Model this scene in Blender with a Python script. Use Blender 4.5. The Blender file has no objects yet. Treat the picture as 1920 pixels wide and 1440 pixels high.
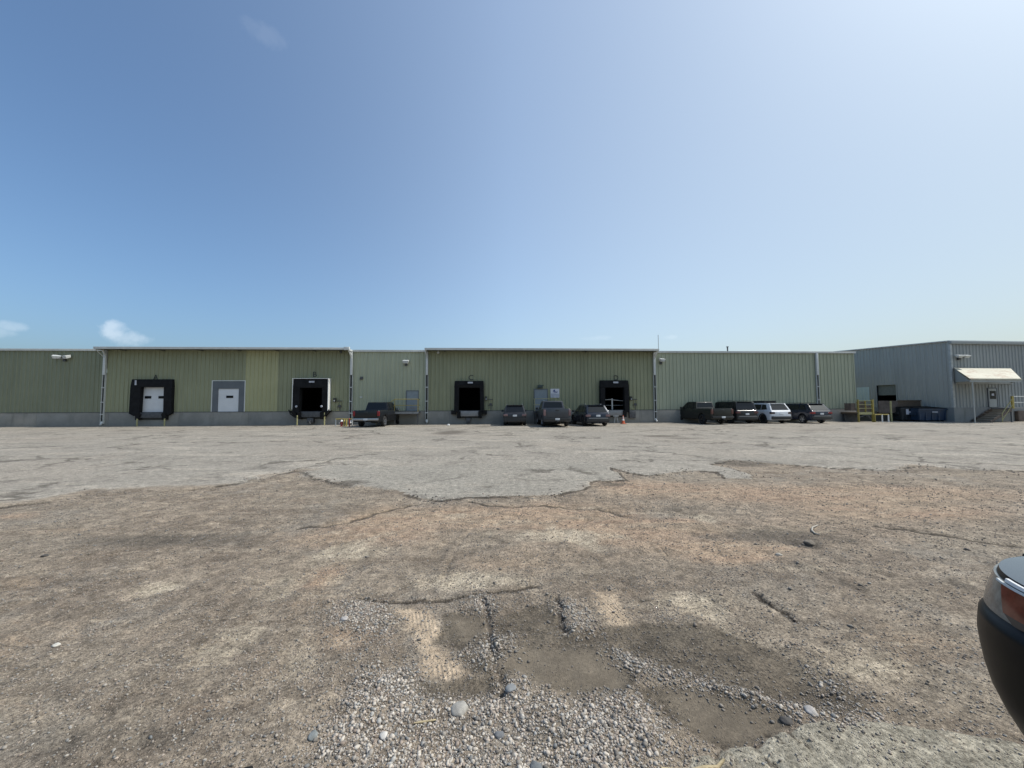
import bpy, bmesh, math, random
import numpy as np
from mathutils import Vector, Matrix
R = math.radians
rng = np.random.default_rng(7)
random.seed(7)
scene = bpy.context.scene
COL = scene.collection

# ------------------------------------------------------------------ camera
F_PX, CAM_H = 723.0, 1.62           # focal length for a 1920 px wide picture, eye height
PITCH = math.atan(39.4 / F_PX)
ROLL = 0.0040
cam_d = bpy.data.cameras.new("camera"); cam = bpy.data.objects.new("camera", cam_d); COL.objects.link(cam)
cam_d.sensor_width = 36.0; cam_d.lens = 36.0 * F_PX / 1920.0
cam_d.clip_start = 0.05; cam_d.clip_end = 5000
fw = Vector((0, math.cos(PITCH), math.sin(PITCH))); r0 = Vector((1, 0, 0)); u0 = Vector((0, -math.sin(PITCH), math.cos(PITCH)))
rt = r0 * math.cos(ROLL) - u0 * math.sin(ROLL); up = u0 * math.cos(ROLL) + r0 * math.sin(ROLL)
cam.matrix_world = Matrix(((rt.x, up.x, -fw.x, 0), (rt.y, up.y, -fw.y, 0), (rt.z, up.z, -fw.z, CAM_H), (0, 0, 0, 1)))
scene.camera = cam

# ------------------------------------------------------------------ sun and sky
SUN_EL, SUN_AZ = R(52), R(86)        # azimuth clockwise from +Y (the view direction)
sd = bpy.data.lights.new("sun", 'SUN'); sd.energy = 3.2; sd.angle = R(0.8); sd.color = (1.0, 0.955, 0.88)
sun = bpy.data.objects.new("sun", sd); COL.objects.link(sun)
sdir = Vector((math.sin(SUN_AZ) * math.cos(SUN_EL), math.cos(SUN_AZ) * math.cos(SUN_EL), math.sin(SUN_EL)))
sun.rotation_euler = sdir.to_track_quat('Z', 'Y').to_euler(); sun.location = sdir * 60
world = bpy.data.worlds.new("World"); scene.world = world; world.use_nodes = True
wn = world.node_tree.nodes; wl = world.node_tree.links
for n in list(wn): wn.remove(n)
wo = wn.new('ShaderNodeOutputWorld'); bg = wn.new('ShaderNodeBackground'); sky = wn.new('ShaderNodeTexSky')
sky.sky_type = 'NISHITA'; sky.sun_disc = False; sky.sun_elevation = SUN_EL; sky.sun_rotation = SUN_AZ
sky.air_density = 1.0; sky.dust_density = 4.2; sky.ozone_density = 5.0; sky.altitude = 200
bg.inputs[1].default_value = 0.148
# a few small fair-weather clouds low over the left horizon
tc = wn.new('ShaderNodeTexCoord')
def wmath(op, a, b=None, c=None):
    n = wn.new('ShaderNodeMath'); n.operation = op
    for i, v in enumerate((a, b, c)):
        if v is None: continue
        if hasattr(v, 'is_output'): wl.new(v, n.inputs[i])
        else: n.inputs[i].default_value = v
    return n.outputs[0]
sep = wn.new('ShaderNodeSeparateXYZ'); wl.new(tc.outputs['Generated'], sep.inputs[0])
AZ = wmath('ARCTAN2', sep.outputs[0], sep.outputs[1]); EL = wmath('ARCSINE', sep.outputs[2])
nz = wn.new('ShaderNodeTexNoise'); nz.inputs['Scale'].default_value = 45; nz.inputs['Detail'].default_value = 7; nz.inputs['Roughness'].default_value = 0.6
wl.new(tc.outputs['Generated'], nz.inputs['Vector'])
tot = None
def px_dir(px, py):
    d = rt * (px - 960) + up * (720 - py) + fw * F_PX
    return d.normalized()
for (px, py, wpx, hpx, st) in ((214, 620, 30, 22, 0.34), (238, 634, 46, 16, 0.24), (20, 612, 34, 11, 0.17), (-14, 622, 50, 14, .15), (1258, 632, 14, 5, 0.10), (1120, 634, 34, 5, 0.08), (495, 64, 46, 26, .045)):
    d = px_dir(px, py); az = math.atan2(d.x, d.y); el = math.asin(d.z)
    d2 = px_dir(px + wpx, py); saz = abs(math.atan2(d2.x, d2.y) - az); d3 = px_dir(px, py - hpx); sel = abs(math.asin(d3.z) - el)
    a = wmath('DIVIDE', wmath('SUBTRACT', AZ, az), saz); b = wmath('DIVIDE', wmath('SUBTRACT', EL, el), sel)
    r2 = wmath('ADD', wmath('MULTIPLY', a, a), wmath('MULTIPLY', b, b))
    g = wmath('SUBTRACT', 1.0, r2)
    g = wmath('ADD', g, wmath('MULTIPLY', wmath('SUBTRACT', nz.outputs[0], 0.5), 2.6))
    mr = wn.new('ShaderNodeMapRange'); mr.interpolation_type = 'SMOOTHSTEP'
    wl.new(g, mr.inputs[0]); mr.inputs[1].default_value = -0.25; mr.inputs[2].default_value = 1.3; mr.inputs[4].default_value = st
    tot = mr.outputs[0] if tot is None else wmath('MAXIMUM', tot, mr.outputs[0])
# thin summer haze that whitens the sky towards the sunny side
hr = wn.new('ShaderNodeMapRange'); hr.interpolation_type = 'SMOOTHSTEP'; wl.new(sep.outputs[0], hr.inputs[0]); hr.inputs[1].default_value = -0.75; hr.inputs[2].default_value = 0.55
lowr = wn.new('ShaderNodeMapRange'); wl.new(sep.outputs[2], lowr.inputs[0]); lowr.inputs[1].default_value = 0.0; lowr.inputs[2].default_value = 0.75; lowr.inputs[3].default_value = 1.0; lowr.inputs[4].default_value = 0.60
hz1 = wn.new('ShaderNodeVectorMath'); hz1.operation = 'SCALE'; wl.new(sky.outputs[0], hz1.inputs[0]); 
hr2 = wn.new('ShaderNodeMapRange'); wl.new(sep.outputs[0], hr2.inputs[0]); hr2.inputs[1].default_value = 0.0; hr2.inputs[2].default_value = 0.85; hr2.inputs[3].default_value = 0.90; hr2.inputs[4].default_value = 0.44; wl.new(hr2.outputs[0], hz1.inputs['Scale'])
hz2 = wn.new('ShaderNodeVectorMath'); hz2.operation = 'SCALE'; hz2.inputs[0].default_value = (1.60, 1.68, 1.44); wl.new(wmath('MULTIPLY', hr.outputs[0], lowr.outputs[0]), hz2.inputs['Scale'])
hz3 = wn.new('ShaderNodeVectorMath'); hz3.operation = 'ADD'; hz0 = wn.new('ShaderNodeVectorMath'); hz0.operation = 'MULTIPLY'; hz0.inputs[1].default_value = (0.97, 1.08, 1.08); wl.new(hz1.outputs[0], hz0.inputs[0]); wl.new(hz0.outputs[0], hz3.inputs[0]); wl.new(hz2.outputs[0], hz3.inputs[1])
mixc = wn.new('ShaderNodeMix'); mixc.data_type = 'RGBA'
wl.new(tot, mixc.inputs[0]); wl.new(hz3.outputs[0], mixc.inputs[6]); mixc.inputs[7].default_value = (6.2, 6.6, 7.0, 1)
wl.new(mixc.outputs[2], bg.inputs[0]); wl.new(bg.outputs[0], wo.inputs[0])
scene.view_settings.view_transform = 'Standard'; scene.view_settings.look = 'None'; scene.view_settings.exposure = 0.3
scene.view_settings.gamma = 1.0; scene.view_settings.use_curve_mapping = False
scene.cycles.max_bounces = 6; scene.cycles.diffuse_bounces = 3; scene.cycles.glossy_bounces = 3

# ------------------------------------------------------------------ pixel -> place helpers (measuring the photograph)
def ray(px, py): return rt * (px - 960) + up * (720 - py) + fw * F_PX
def gp(px, py, z=0.0):
    d = ray(px, py); t = (z - CAM_H) / d.z
    return Vector((d.x * t, d.y * t, z))
FA = gp(0, 800.5); FB = gp(1600, 790.0)
PHI = math.atan2(FB.y - FA.y, FB.x - FA.x)
Fdir = Vector((math.cos(PHI), math.sin(PHI), 0)); Fin = Vector((-math.sin(PHI), math.cos(PHI), 0))
def fp(px, py, off=0.0):
    """point of the facade plane moved 'off' metres towards the viewer -> (u, z)"""
    d = ray(px, py); o = Vector((0, 0, CAM_H)); p0 = FA - Fin * off
    t = (p0 - o).dot(Fin) / d.dot(Fin); p = o + d * t
    return (p - FA).dot(Fdir), p.z

# ------------------------------------------------------------------ mesh helpers
class MB:
    def __init__(s): s.v = []; s.f = []
    def add(s, vs, fs):
        b = len(s.v); s.v += [tuple(v) for v in vs]; s.f += [tuple(i + b for i in f) for f in fs]; return s
    def box(s, x0, x1, y0, y1, z0, z1, M=None):
        vs = [(x, y, z) for z in (z0, z1) for y in (y0, y1) for x in (x0, x1)]
        if M is not None: vs = [M @ Vector(v) for v in vs]
        return s.add(vs, [(0, 2, 3, 1), (4, 5, 7, 6), (0, 1, 5, 4), (2, 6, 7, 3), (0, 4, 6, 2), (1, 3, 7, 5)])
    def hexa(s, bottom, top):
        return s.add(list(bottom) + list(top), [(3, 2, 1, 0), (4, 5, 6, 7), (0, 1, 5, 4), (1, 2, 6, 5), (2, 3, 7, 6), (3, 0, 4, 7)])
    def prism(s, poly, vec):
        n = len(poly); P = [Vector(p) for p in poly]; Q = [p + Vector(vec) for p in P]
        return s.add(P + Q, [tuple(range(n))[::-1], tuple(range(n, 2 * n))] + [(i, (i + 1) % n, n + (i + 1) % n, n + i) for i in range(n)])
    def tube(s, pts, r, n=8, cap=True):
        pts = [Vector(p) for p in pts]; rs = r if isinstance(r, (list, tuple)) else [r] * len(pts)
        rings = []
        for i, p in enumerate(pts):
            d = (pts[min(i + 1, len(pts) - 1)] - pts[max(i - 1, 0)]).normalized()
            a = d.orthogonal().normalized() if i == 0 else (pa - d * pa.dot(d)).normalized()
            pa = a; b = d.cross(a)
            rings.append([p + (a * math.cos(2 * math.pi * k / n) + b * math.sin(2 * math.pi * k / n)) * rs[i] for k in range(n)])
        vs = [v for rg in rings for v in rg]; fs = []
        for i in range(len(pts) - 1):
            for k in range(n):
                fs.append((i * n + k, i * n + (k + 1) % n, (i + 1) * n + (k + 1) % n, (i + 1) * n + k))
        if cap: fs += [tuple(range(n))[::-1], tuple(range((len(pts) - 1) * n, len(pts) * n))]
        return s.add(vs, fs)
    def lathe(s, prof, n=20, M=None):
        """profile of (radius, height) about local z"""
        vs = []; fs = []; m = len(prof)
        for k in range(n):
            a = 2 * math.pi * k / n
            for r, h in prof: vs.append(Vector((r * math.cos(a), r * math.sin(a), h)))
        if M is not None: vs = [M @ v for v in vs]
        for k in range(n):
            for i in range(m - 1):
                fs.append((k * m + i, ((k + 1) % n) * m + i, ((k + 1) % n) * m + i + 1, k * m + i + 1))
        return s.add(vs, fs)
    def build(s, name, mat, parent=None, smooth=None, bevel=0.0):
        me = bpy.data.meshes.new(name); me.from_pydata(s.v, [], s.f)
        bm = bmesh.new(); bm.from_mesh(me)
        bmesh.ops.remove_doubles(bm, verts=bm.verts, dist=1e-5)
        bmesh.ops.recalc_face_normals(bm, faces=bm.faces)
        if bevel > 0:
            es = [e for e in bm.edges if len(e.link_faces) == 2 and e.calc_face_angle(0) > 0.5]
            bmesh.ops.bevel(bm, geom=es, offset=bevel, segments=2, affect='EDGES', profile=0.6, clamp_overlap=True)
        bm.to_mesh(me); bm.free()
        if smooth is not None or bevel > 0:
            me.polygons.foreach_set('use_smooth', [True] * len(me.polygons)); me.set_sharp_from_angle(angle=R(smooth or 40))
        if mat is not None: me.materials.append(mat)
        o = bpy.data.objects.new(name, me); COL.objects.link(o)
        if parent is not None: o.parent = parent
        return o
def tag(o, label=None, cat=None, group=None, kind=None):
    if label: o['label'] = label
    if cat: o['category'] = cat
    if group: o['group'] = group
    if kind: o['kind'] = kind
    return o
def empty(name, loc, rz=0.0, **k):
    o = bpy.data.objects.new(name, None); COL.objects.link(o); o.location = loc; o.rotation_euler = (0, 0, rz); o.empty_display_size = 0.3
    return tag(o, **k)

# ------------------------------------------------------------------ materials
class NT:
    def __init__(s, name):
        s.m = bpy.data.materials.new(name); s.m.use_nodes = True; s.t = s.m.node_tree; s.n = s.t.nodes; s.l = s.t.links
        s.b = s.n['Principled BSDF']; s.co = s.n.new('ShaderNodeTexCoord').outputs['Object']
    def put(s, v, sock):
        if hasattr(v, 'is_output'): s.l.new(v, sock)
        else:
            if isinstance(v, tuple) and len(v) == 3 and sock.type == 'RGBA': v = v + (1,)
            sock.default_value = v
    def math(s, op, a, b=None, clamp=False):
        n = s.n.new('ShaderNodeMath'); n.operation = op; n.use_clamp = clamp; s.put(a, n.inputs[0])
        if b is not None: s.put(b, n.inputs[1])
        return n.outputs[0]
    def noise(s, scale, detail=4, rough=.55, vec=None, stretch=None, dist=0):
        n = s.n.new('ShaderNodeTexNoise'); n.inputs['Scale'].default_value = scale; n.inputs['Detail'].default_value = detail
        n.inputs['Roughness'].default_value = rough; n.inputs['Distortion'].default_value = dist
        v = vec or s.co
        if stretch:
            mp = s.n.new('ShaderNodeMapping'); s.l.new(v, mp.inputs[0]); mp.inputs['Scale'].default_value = stretch; v = mp.outputs[0]
        s.l.new(v, n.inputs['Vector']); return n.outputs[0]
    def ramp(s, v, a, b, lo=0.0, hi=1.0):
        n = s.n.new('ShaderNodeMapRange'); n.interpolation_type = 'SMOOTHSTEP'; s.put(v, n.inputs[0]); n.inputs[1].default_value = a; n.inputs[2].default_value = b
        n.inputs[3].default_value = lo; n.inputs[4].default_value = hi; return n.outputs[0]
    def mix(s, f, a, b, mode='MIX'):
        n = s.n.new('ShaderNodeMix'); n.data_type = 'RGBA'; n.blend_type = mode; s.put(f, n.inputs[0]); s.put(a, n.inputs[6]); s.put(b, n.inputs[7]); return n.outputs[2]
    def bump(s, h, strength=.3, dist=.01):
        n = s.n.new('ShaderNodeBump'); n.inputs['Strength'].default_value = strength; n.inputs['Distance'].default_value = dist; s.put(h, n.inputs['Height'])
        s.l.new(n.outputs[0], s.b.inputs['Normal']); return n
def simple(name, col, rough=.6, metal=0.0, var=.12, scale=6.0, bump=0.0, spec=.5, dirt=None, dirtamt=.0, stretch=None, coat=0):
    t = NT(name); c1 = tuple(c * (1 - var) for c in col); c2 = tuple(min(1, c * (1 + var)) for c in col)
    nn = t.noise(scale, 5, .6, stretch=stretch); c = t.mix(t.ramp(nn, .3, .7), c1, c2)
    if dirt: c = t.mix(t.ramp(t.noise(scale * 2.3, 6, .7, stretch=stretch), .62 - dirtamt * .3, .72), c, dirt)
    t.put(c, t.b.inputs['Base Color']); t.b.inputs['Roughness'].default_value = rough; t.b.inputs['Metallic'].default_value = metal
    t.b.inputs['Specular IOR Level'].default_value = spec; t.b.inputs['Coat Weight'].default_value = coat
    if bump: t.bump(t.noise(scale * 12, 3), bump, .004)
    return t.m
def wallmat(name, col, fade, rough=.5):
    t = NT(name)
    big = t.noise(.22, 4, .6); st = t.noise(1.0, 5, .65, stretch=(2.6, 2.6, .12)); fine = t.noise(1.0, 3, .5, stretch=(9, 9, .5))
    c = t.mix(t.ramp(big, .3, .7), col, fade)
    c = t.mix(t.math('MULTIPLY', t.ramp(st, .45, .75), .35), c, tuple(x * .72 for x in col))
    c = t.mix(t.math('MULTIPLY', t.ramp(fine, .5, .8), .25), c, tuple(min(1, x * 1.35) for x in fade))
    t.put(c, t.b.inputs['Base Color']); t.put(t.ramp(st, .3, .8, rough - .08, rough + .12), t.b.inputs['Roughness'])
    t.bump(t.noise(3.0, 2, .5, stretch=(1, 1, .3)), .15, .01)
    return t.m
M = {}
M['green'] = wallmat('green_wall', (.232, .243, .150), (.268, .280, .176))
M['green3'] = wallmat('green_wall_pale', (.335, .358, .258), (.380, .402, .292))  # paler green for the bays without a canopy
M['green0'] = wallmat('green_wall_deep', (.182, .198, .132), (.208, .224, .150))  # deeper green for the far left bay and the back
M['yellowish'] = wallmat('pale_panel', (.335, .335, .185), (.385, .38, .215))
M['grey_wall'] = wallmat('grey_wall', (.285, .300, .290), (.325, .340, .328))
M['grey_shade_lift'] = wallmat('grey_shade_lift', (.36, .372, .350), (.40, .412, .385))  # lighter copy of the wall grey, offsetting the side's shade in colour
M['patch'] = wallmat('pale_blue_panel', (.50, .60, .58), (.56, .66, .63))
M['white_trim'] = simple('white_trim', (.55, .57, .56), .5, var=.06)
M['fascia'] = simple('fascia', (.56, .58, .57), .45, var=.08, scale=1.5)
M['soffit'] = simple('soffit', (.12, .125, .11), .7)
M['black_foam'] = simple('black_foam', (.013, .0135, .015), .85, var=.25, scale=3, bump=.2, spec=.15)
M['rubber'] = simple('rubber', (.014, .014, .014), .85, var=.2, spec=.2)
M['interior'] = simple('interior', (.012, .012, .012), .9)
M['grey_frame'] = simple('grey_frame', (.105, .118, .132), .5, var=.08, scale=2)
M['door_white'] = simple('door_white', (.62, .64, .66), .4, var=.04, scale=1.5)
M['door_blue'] = simple('door_bluegrey', (.20, .235, .255), .45, var=.08)
M['dark_glass'] = simple('dark_glass', (.008, .009, .010), .25, var=.05, spec=.2)
M['steel'] = simple('galv_steel', (.22, .225, .23), .45, .3, var=.15)
M['dark_steel'] = simple('dark_steel', (.075, .078, .082), .6, .2, var=.25)
M['yellow'] = simple('yellow_paint', (.34, .27, .06), .5, var=.15, dirt=(.25, .2, .08), dirtamt=.4)
M['yellow_faded'] = simple('yellow_faded', (.36, .34, .16), .6, var=.15, dirt=(.3, .28, .2), dirtamt=.5)
M['white_paint'] = simple('white_paint', (.74, .74, .72), .45, var=.06)
M['red'] = simple('red_paint', (.30, .045, .035), .45, var=.15)
M['orange'] = simple('orange_plastic', (.62, .13, .05), .5, var=.1)
M['letter'] = simple('letter_black', (.028, .03, .026), .6)
M['blue_ink'] = simple('blue_ink', (.05, .075, .20), .5)
M['grey_ink'] = simple('grey_ink', (.40, .42, .47), .5)
M['wood'] = simple('wood', (.11, .082, .058), .8, var=.25, scale=3, stretch=(1, 1, 9), bump=.3)
M['wood_pale'] = simple('wood_pale', (.42, .34, .20), .8, var=.25, scale=20, stretch=(1, 6, 6), bump=.3)
M['dumpster_blue'] = simple('dumpster_blue', (.022, .045, .085), .4, var=.25, scale=2, dirt=(.05, .04, .03), dirtamt=.2)
M['dumpster_dark'] = simple('dumpster_dark', (.028, .032, .036), .5, var=.25, scale=2, dirt=(.06, .05, .04), dirtamt=.2)
M['paper'] = simple('paper', (.62, .62, .66), .7, var=.05)
M['brown_board'] = simple('brown_board', (.12, .095, .08), .8, var=.25, scale=2)
M['lamp_glass'] = simple('lamp_glass', (.45, .47, .47), .15)
def rusty():
    t = NT('rusted_cream_roof')
    c = t.mix(t.ramp(t.noise(.8, 4), .3, .7), (.39, .372, .285), (.45, .43, .335))
    c = t.mix(t.math('MULTIPLY', t.ramp(t.noise(1.7, 7, .75, stretch=(.5, 1, 1)), .50, .66), .85), c, (.24, .13, .075))
    c = t.mix(t.math('MULTIPLY', t.ramp(t.noise(3.1, 7, .8), .60, .68), .9), c, (.12, .055, .03))
    t.put(c, t.b.inputs['Base Color']); t.b.inputs['Roughness'].default_value = .6; return t.m
M['rusty'] = rusty()
def concrete(name, a, b, dark):
    t = NT(name)
    c = t.mix(t.ramp(t.noise(.7, 6, .65), .3, .7), a, b)
    c = t.mix(t.math('MULTIPLY', t.ramp(t.noise(1.0, 6, .7, stretch=(1.6, 1.6, .35)), .5, .75), .6), c, dark)
    t.put(c, t.b.inputs['Base Color']); t.b.inputs['Roughness'].default_value = .9; t.bump(t.noise(30, 5), .4, .01); return t.m
M['concrete'] = concrete('stained_concrete', (.215, .210, .190), (.285, .277, .250), (.145, .140, .125))
M['concrete_pale'] = concrete('pale_concrete', (.21, .22, .215), (.27, .275, .265), (.14, .14, .13))
# ------------------------------------------------------------------ main green warehouse
WH = 6.36                 # eave height
Z0 = 1.13                 # top of the concrete base
PITCHR = 0.338            # rib spacing
def prof_pts(u0, u1, pitch=PITCHR, h=.052):
    """(u, y) points of a ribbed metal panel, y negative = towards the viewer"""
    out = []; k = math.floor(u0 / pitch) - 1
    while k * pitch < u1 + pitch:
        c = k * pitch
        for du, y in ((-.048, 0), (-.022, -h), (.016, -h), (.048, 0), (.145, 0), (.155, -.006), (.183, -.006), (.193, 0)): out.append((c + du, y))
        k += 1
    def yat(u):
        for a, b in zip(out, out[1:]):
            if a[0] <= u <= b[0]: return a[1] + (b[1] - a[1]) * (u - a[0]) / (b[0] - a[0])
        return 0
    return [(u0, yat(u0))] + [p for p in out if u0 + 1e-4 < p[0] < u1 - 1e-4] + [(u1, yat(u1))]
def ribbed(mb, u0, u1, z0, z1, yoff=0.0, ztop=None, pitch=PITCHR, axis='x', x0=0.0):
    P = prof_pts(u0, u1, pitch); vs = []; fs = []
    for u, y in P:
        zt = z1 if ztop is None else ztop(u)
        if axis == 'x': vs += [(u, y + yoff, z0), (u, y + yoff, zt)]
        else: vs += [(x0 + y + yoff, u, z0), (x0 + y + yoff, u, zt)]
    for i in range(len(P) - 1): fs.append((2 * i, 2 * i + 2, 2 * i + 3, 2 * i + 1))
    mb.add(vs, fs)
def wall_with_holes(mb, u0, u1, z0, z1, holes):
    cur = u0
    for a, b, lo, hi in sorted(holes):
        if b < u0 or a > u1: continue
        ribbed(mb, cur, a, z0, z1); ribbed(mb, a, b, hi, z1)
        if lo > z0 + .02: ribbed(mb, a, b, z0, lo)
        cur = b
    ribbed(mb, cur, u1, z0, z1)

WHS = empty('green_warehouse', FA, PHI, label='long low green ribbed metal warehouse with loading docks across the middle of the photo', cat='warehouse')
def U(px, py=740, off=0.0): return fp(px, py, off)[0]
def ZZ(px, py, off=0.0): return fp(px, py, off)[1]
uL, uP1, uP2, uP3, uP4, uP5, uR = -14.0, U(199, 700), U(660, 700), U(801, 700), U(1226, 700), U(1530, 700), U(1603, 740)
# dock openings: (u0,u1,zlo,zhi)
def rect(x0, x1, y0, y1): xm = (x0 + x1) / 2; return (U(x0, (y0 + y1) / 2), U(x1, (y0 + y1) / 2), ZZ(xm, y1), ZZ(xm, y0))
oA = rect(259, 313, 722, 775); o2 = rect(409, 448, 729, 773); oB = rect(561, 606, 724, 773); oC = rect(857, 902, 722, 771.5); oD = rect(1132, 1174, 722, 771.5)
for o in (oA, o2, oB, oC, oD): pass
fix = lambda o: (o[0], o[1], Z0 + .003, o[3])
oA, o2, oB, oC, oD = map(fix, (oA, o2, oB, oC, oD))
# walls by section, each its own material
mb = MB(); wall_with_holes(mb, uL, uP1 - .12, Z0, WH, []); mb.build('wall', M['green0'], WHS)
mb = MB(); us0, us1 = U(461, 720), U(521, 720)
wall_with_holes(mb, uP1 + .12, us0, Z0, WH, [oA, o2]); wall_with_holes(mb, us1, uP2, Z0, WH, [oB]); mb.build('wall', M['green'], WHS)
mb = MB(); ribbed(mb, us0, us1, Z0 - .01, ZZ(490, 668), yoff=-.012); ribbed(mb, us0, us1, ZZ(490, 668), WH)
tag(mb.build('replacement_panel', M['yellowish'], WHS), 'paler yellowish replacement wall panels')
mb = MB(); wall_with_holes(mb, uP2, uP3, Z0, WH, []); mb.build('wall', M['green3'], WHS)
mb = MB(); wall_with_holes(mb, uP3, uP4, Z0, WH, [oC, oD]); mb.build('wall', M['green'], WHS)
mb = MB(); wall_with_holes(mb, uP4, uR, Z0, WH, []); mb.build('wall', M['green3'], WHS)
mb = MB(); mb.box(uR - .03, uR + .06, -.05, .06, Z0, WH); mb.build('corner_trim', M['green3'], WHS)
mb = MB(); mb.box(uR - .06, uR, .06, 40, 0, WH); mb.box(uL, uL + .06, .06, 40, 0, WH); mb.box(uL, uR, 39.9, 40, 0, WH); mb.build('rear_wall', M['green0'], WHS)
# concrete base, with pilaster-like joints and a small overhang
mb = MB()
segs = [uL]; 
while segs[-1] < uR: segs.append(min(uR, segs[-1] + 5.6))
for a, b in zip(segs, segs[1:]): mb.box(a + .008, b - .008, -.055, .35, -.2, Z0)
mb.box(uL, uR, -.03, .34, -.2, Z0 - .004)
mb.build('foundation', M['concrete'], WHS, bevel=.006)
mb = MB(); mb.box(uL, uR, .3, .34, Z0, Z0 + .02)
mb.box(uL, uR + .06, -.075, .0, Z0 - .012, Z0 + .028); mb.build('base_flashing', M['dark_steel'], WHS)
# roof sheet
mb = MB(); mb.add([(uL, .05, WH + .06), (uR + .06, .05, WH + .06), (uR + .06, 20, WH + .5), (uL, 20, WH + .5), (uR + .06, 40, WH + .06), (uL, 40, WH + .06)], [(0, 1, 2, 3), (3, 2, 4, 5)])
mb.build('roof', M['fascia'], WHS)
# eave gutters over the uncovered bays (box with lip)
for a, b in ((uL, uP1 - .15), (uP2 + .12, uP3 - .12), (uP4 + .12, uR + .15)):
    mb = MB(); mb.box(a, b, -.17, .05, WH - .10, WH + .05); mb.box(a, b, -.19, -.165, WH + .02, WH + .06); mb.build('gutter', M['fascia'], WHS, bevel=.008)
# deep canopies over the dock bays
OV = 1.0
for a, b in ((uP1, uP2), (uP3, uP4)):
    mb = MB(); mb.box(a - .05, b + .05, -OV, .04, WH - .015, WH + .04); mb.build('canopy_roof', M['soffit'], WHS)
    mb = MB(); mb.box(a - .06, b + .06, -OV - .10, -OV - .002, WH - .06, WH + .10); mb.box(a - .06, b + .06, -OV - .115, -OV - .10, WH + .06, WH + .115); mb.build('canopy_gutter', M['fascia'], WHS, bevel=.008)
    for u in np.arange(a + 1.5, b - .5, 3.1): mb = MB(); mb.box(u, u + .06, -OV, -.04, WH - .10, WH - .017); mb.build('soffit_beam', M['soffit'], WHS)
    for u in (a, b):
        mb = MB(); mb.box(u - .05, u + .05, -OV, -.04, WH - .10, WH + .045)
        mb.tube([(u, -.95, WH - .12), (u, -.10, WH - .75)], .03); mb.box(u - .035, u + .035, -.08, -.03, WH - .85, WH - .1)
        mb.build('canopy_bracket', M['white_trim'], WHS)
mb = MB(); mb.box(uP2 - .24, uP2 + .2, -1.35, -1.12, WH - .12, WH + .14); mb.box(uP2 - .1, uP2 + .05, -1.14, -1.0, WH - .1, WH + .02)
tag(mb.build('gutter_end_box', M['white_trim'], WHS, bevel=.02), 'bright white box at the end of the canopy gutter')
# downspouts: solid upper length, open guard channel with straps below
for i, u in enumerate((uP1, uP2, uP3, uP4, uP5)):
    zb = .22; zm = 4.25
    mb = MB(); mb.box(u - .095, u + .095, -.23, -.05, zm, WH - .12)
    if i < 4: mb.tube([(u + (.1 if i in (0, 3) else -.1), -.5, WH - .05), (u, -.16, WH - .5)], .07)
    p = mb.build('downspout', M['white_trim'], WHS, bevel=.01)
    mb = MB(); mb.box(u - .085, u + .085, -.14, -.05, zb + .1, zm - .002); mb.build('drain_channel', M['letter'], p)
    mb = MB()
    for s in (-1, 1): mb.box(u + s * .10 - .012, u + s * .10 + .012, -.19, -.05, zb, zm - .004)
    for z in (3.15, 1.95, .95): mb.box(u - .12, u + .12, -.215, -.19, z, z + .07)
    mb.build('guard_rail', M['white_trim'], p)
    mb = MB(); mb.tube([(u, -.12, zb + .16), (u + .02, -.17, zb + .04), (u + .05, -.32, zb - .10)], .075, 10); mb.build('elbow', M['white_trim'], p)
# dark interior rooms behind the open docks
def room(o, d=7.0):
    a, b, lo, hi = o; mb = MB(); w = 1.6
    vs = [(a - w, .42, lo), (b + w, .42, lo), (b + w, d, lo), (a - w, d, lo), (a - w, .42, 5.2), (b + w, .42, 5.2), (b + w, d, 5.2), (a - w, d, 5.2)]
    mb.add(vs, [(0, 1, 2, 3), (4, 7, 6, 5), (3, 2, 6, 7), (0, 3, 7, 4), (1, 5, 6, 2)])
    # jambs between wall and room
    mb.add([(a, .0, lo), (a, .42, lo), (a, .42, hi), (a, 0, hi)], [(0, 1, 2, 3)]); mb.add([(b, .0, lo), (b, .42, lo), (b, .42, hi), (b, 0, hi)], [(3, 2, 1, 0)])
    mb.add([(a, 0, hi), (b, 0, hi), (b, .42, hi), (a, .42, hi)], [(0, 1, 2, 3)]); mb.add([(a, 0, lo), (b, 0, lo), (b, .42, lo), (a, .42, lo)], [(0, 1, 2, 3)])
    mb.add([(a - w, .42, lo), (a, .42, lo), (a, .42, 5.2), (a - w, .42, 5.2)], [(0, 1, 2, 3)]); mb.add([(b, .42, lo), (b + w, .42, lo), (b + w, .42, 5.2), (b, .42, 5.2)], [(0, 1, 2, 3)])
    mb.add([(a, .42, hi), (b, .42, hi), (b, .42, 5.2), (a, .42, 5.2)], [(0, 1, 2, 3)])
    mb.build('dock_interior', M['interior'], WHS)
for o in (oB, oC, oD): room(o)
def letter(ch, px, py, size=.46):
    c = bpy.data.curves.new('letter', 'FONT'); c.body = ch; c.size = size * 1.38; c.align_x = 'CENTER'; c.extrude = .004
    t = bpy.data.objects.new('dock_letter', c); COL.objects.link(t)
    dg = bpy.context.evaluated_depsgraph_get(); me = bpy.data.meshes.new_from_object(t.evaluated_get(dg)); bpy.data.objects.remove(t)
    me.transform(Matrix.Rotation(math.pi / 2, 4, 'X')); me.materials.clear(); me.materials.append(M['letter'])
    o = bpy.data.objects.new('dock_letter', me); COL.objects.link(o); o.parent = WHS; u, z = fp(px, py, .05); o.location = (u, -.05, z - size / 2); return o
letter('A', 292, 707); letter('B', 590, 701.5); letter('C', 883, 707.5); letter('D', 1155, 708)

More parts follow.
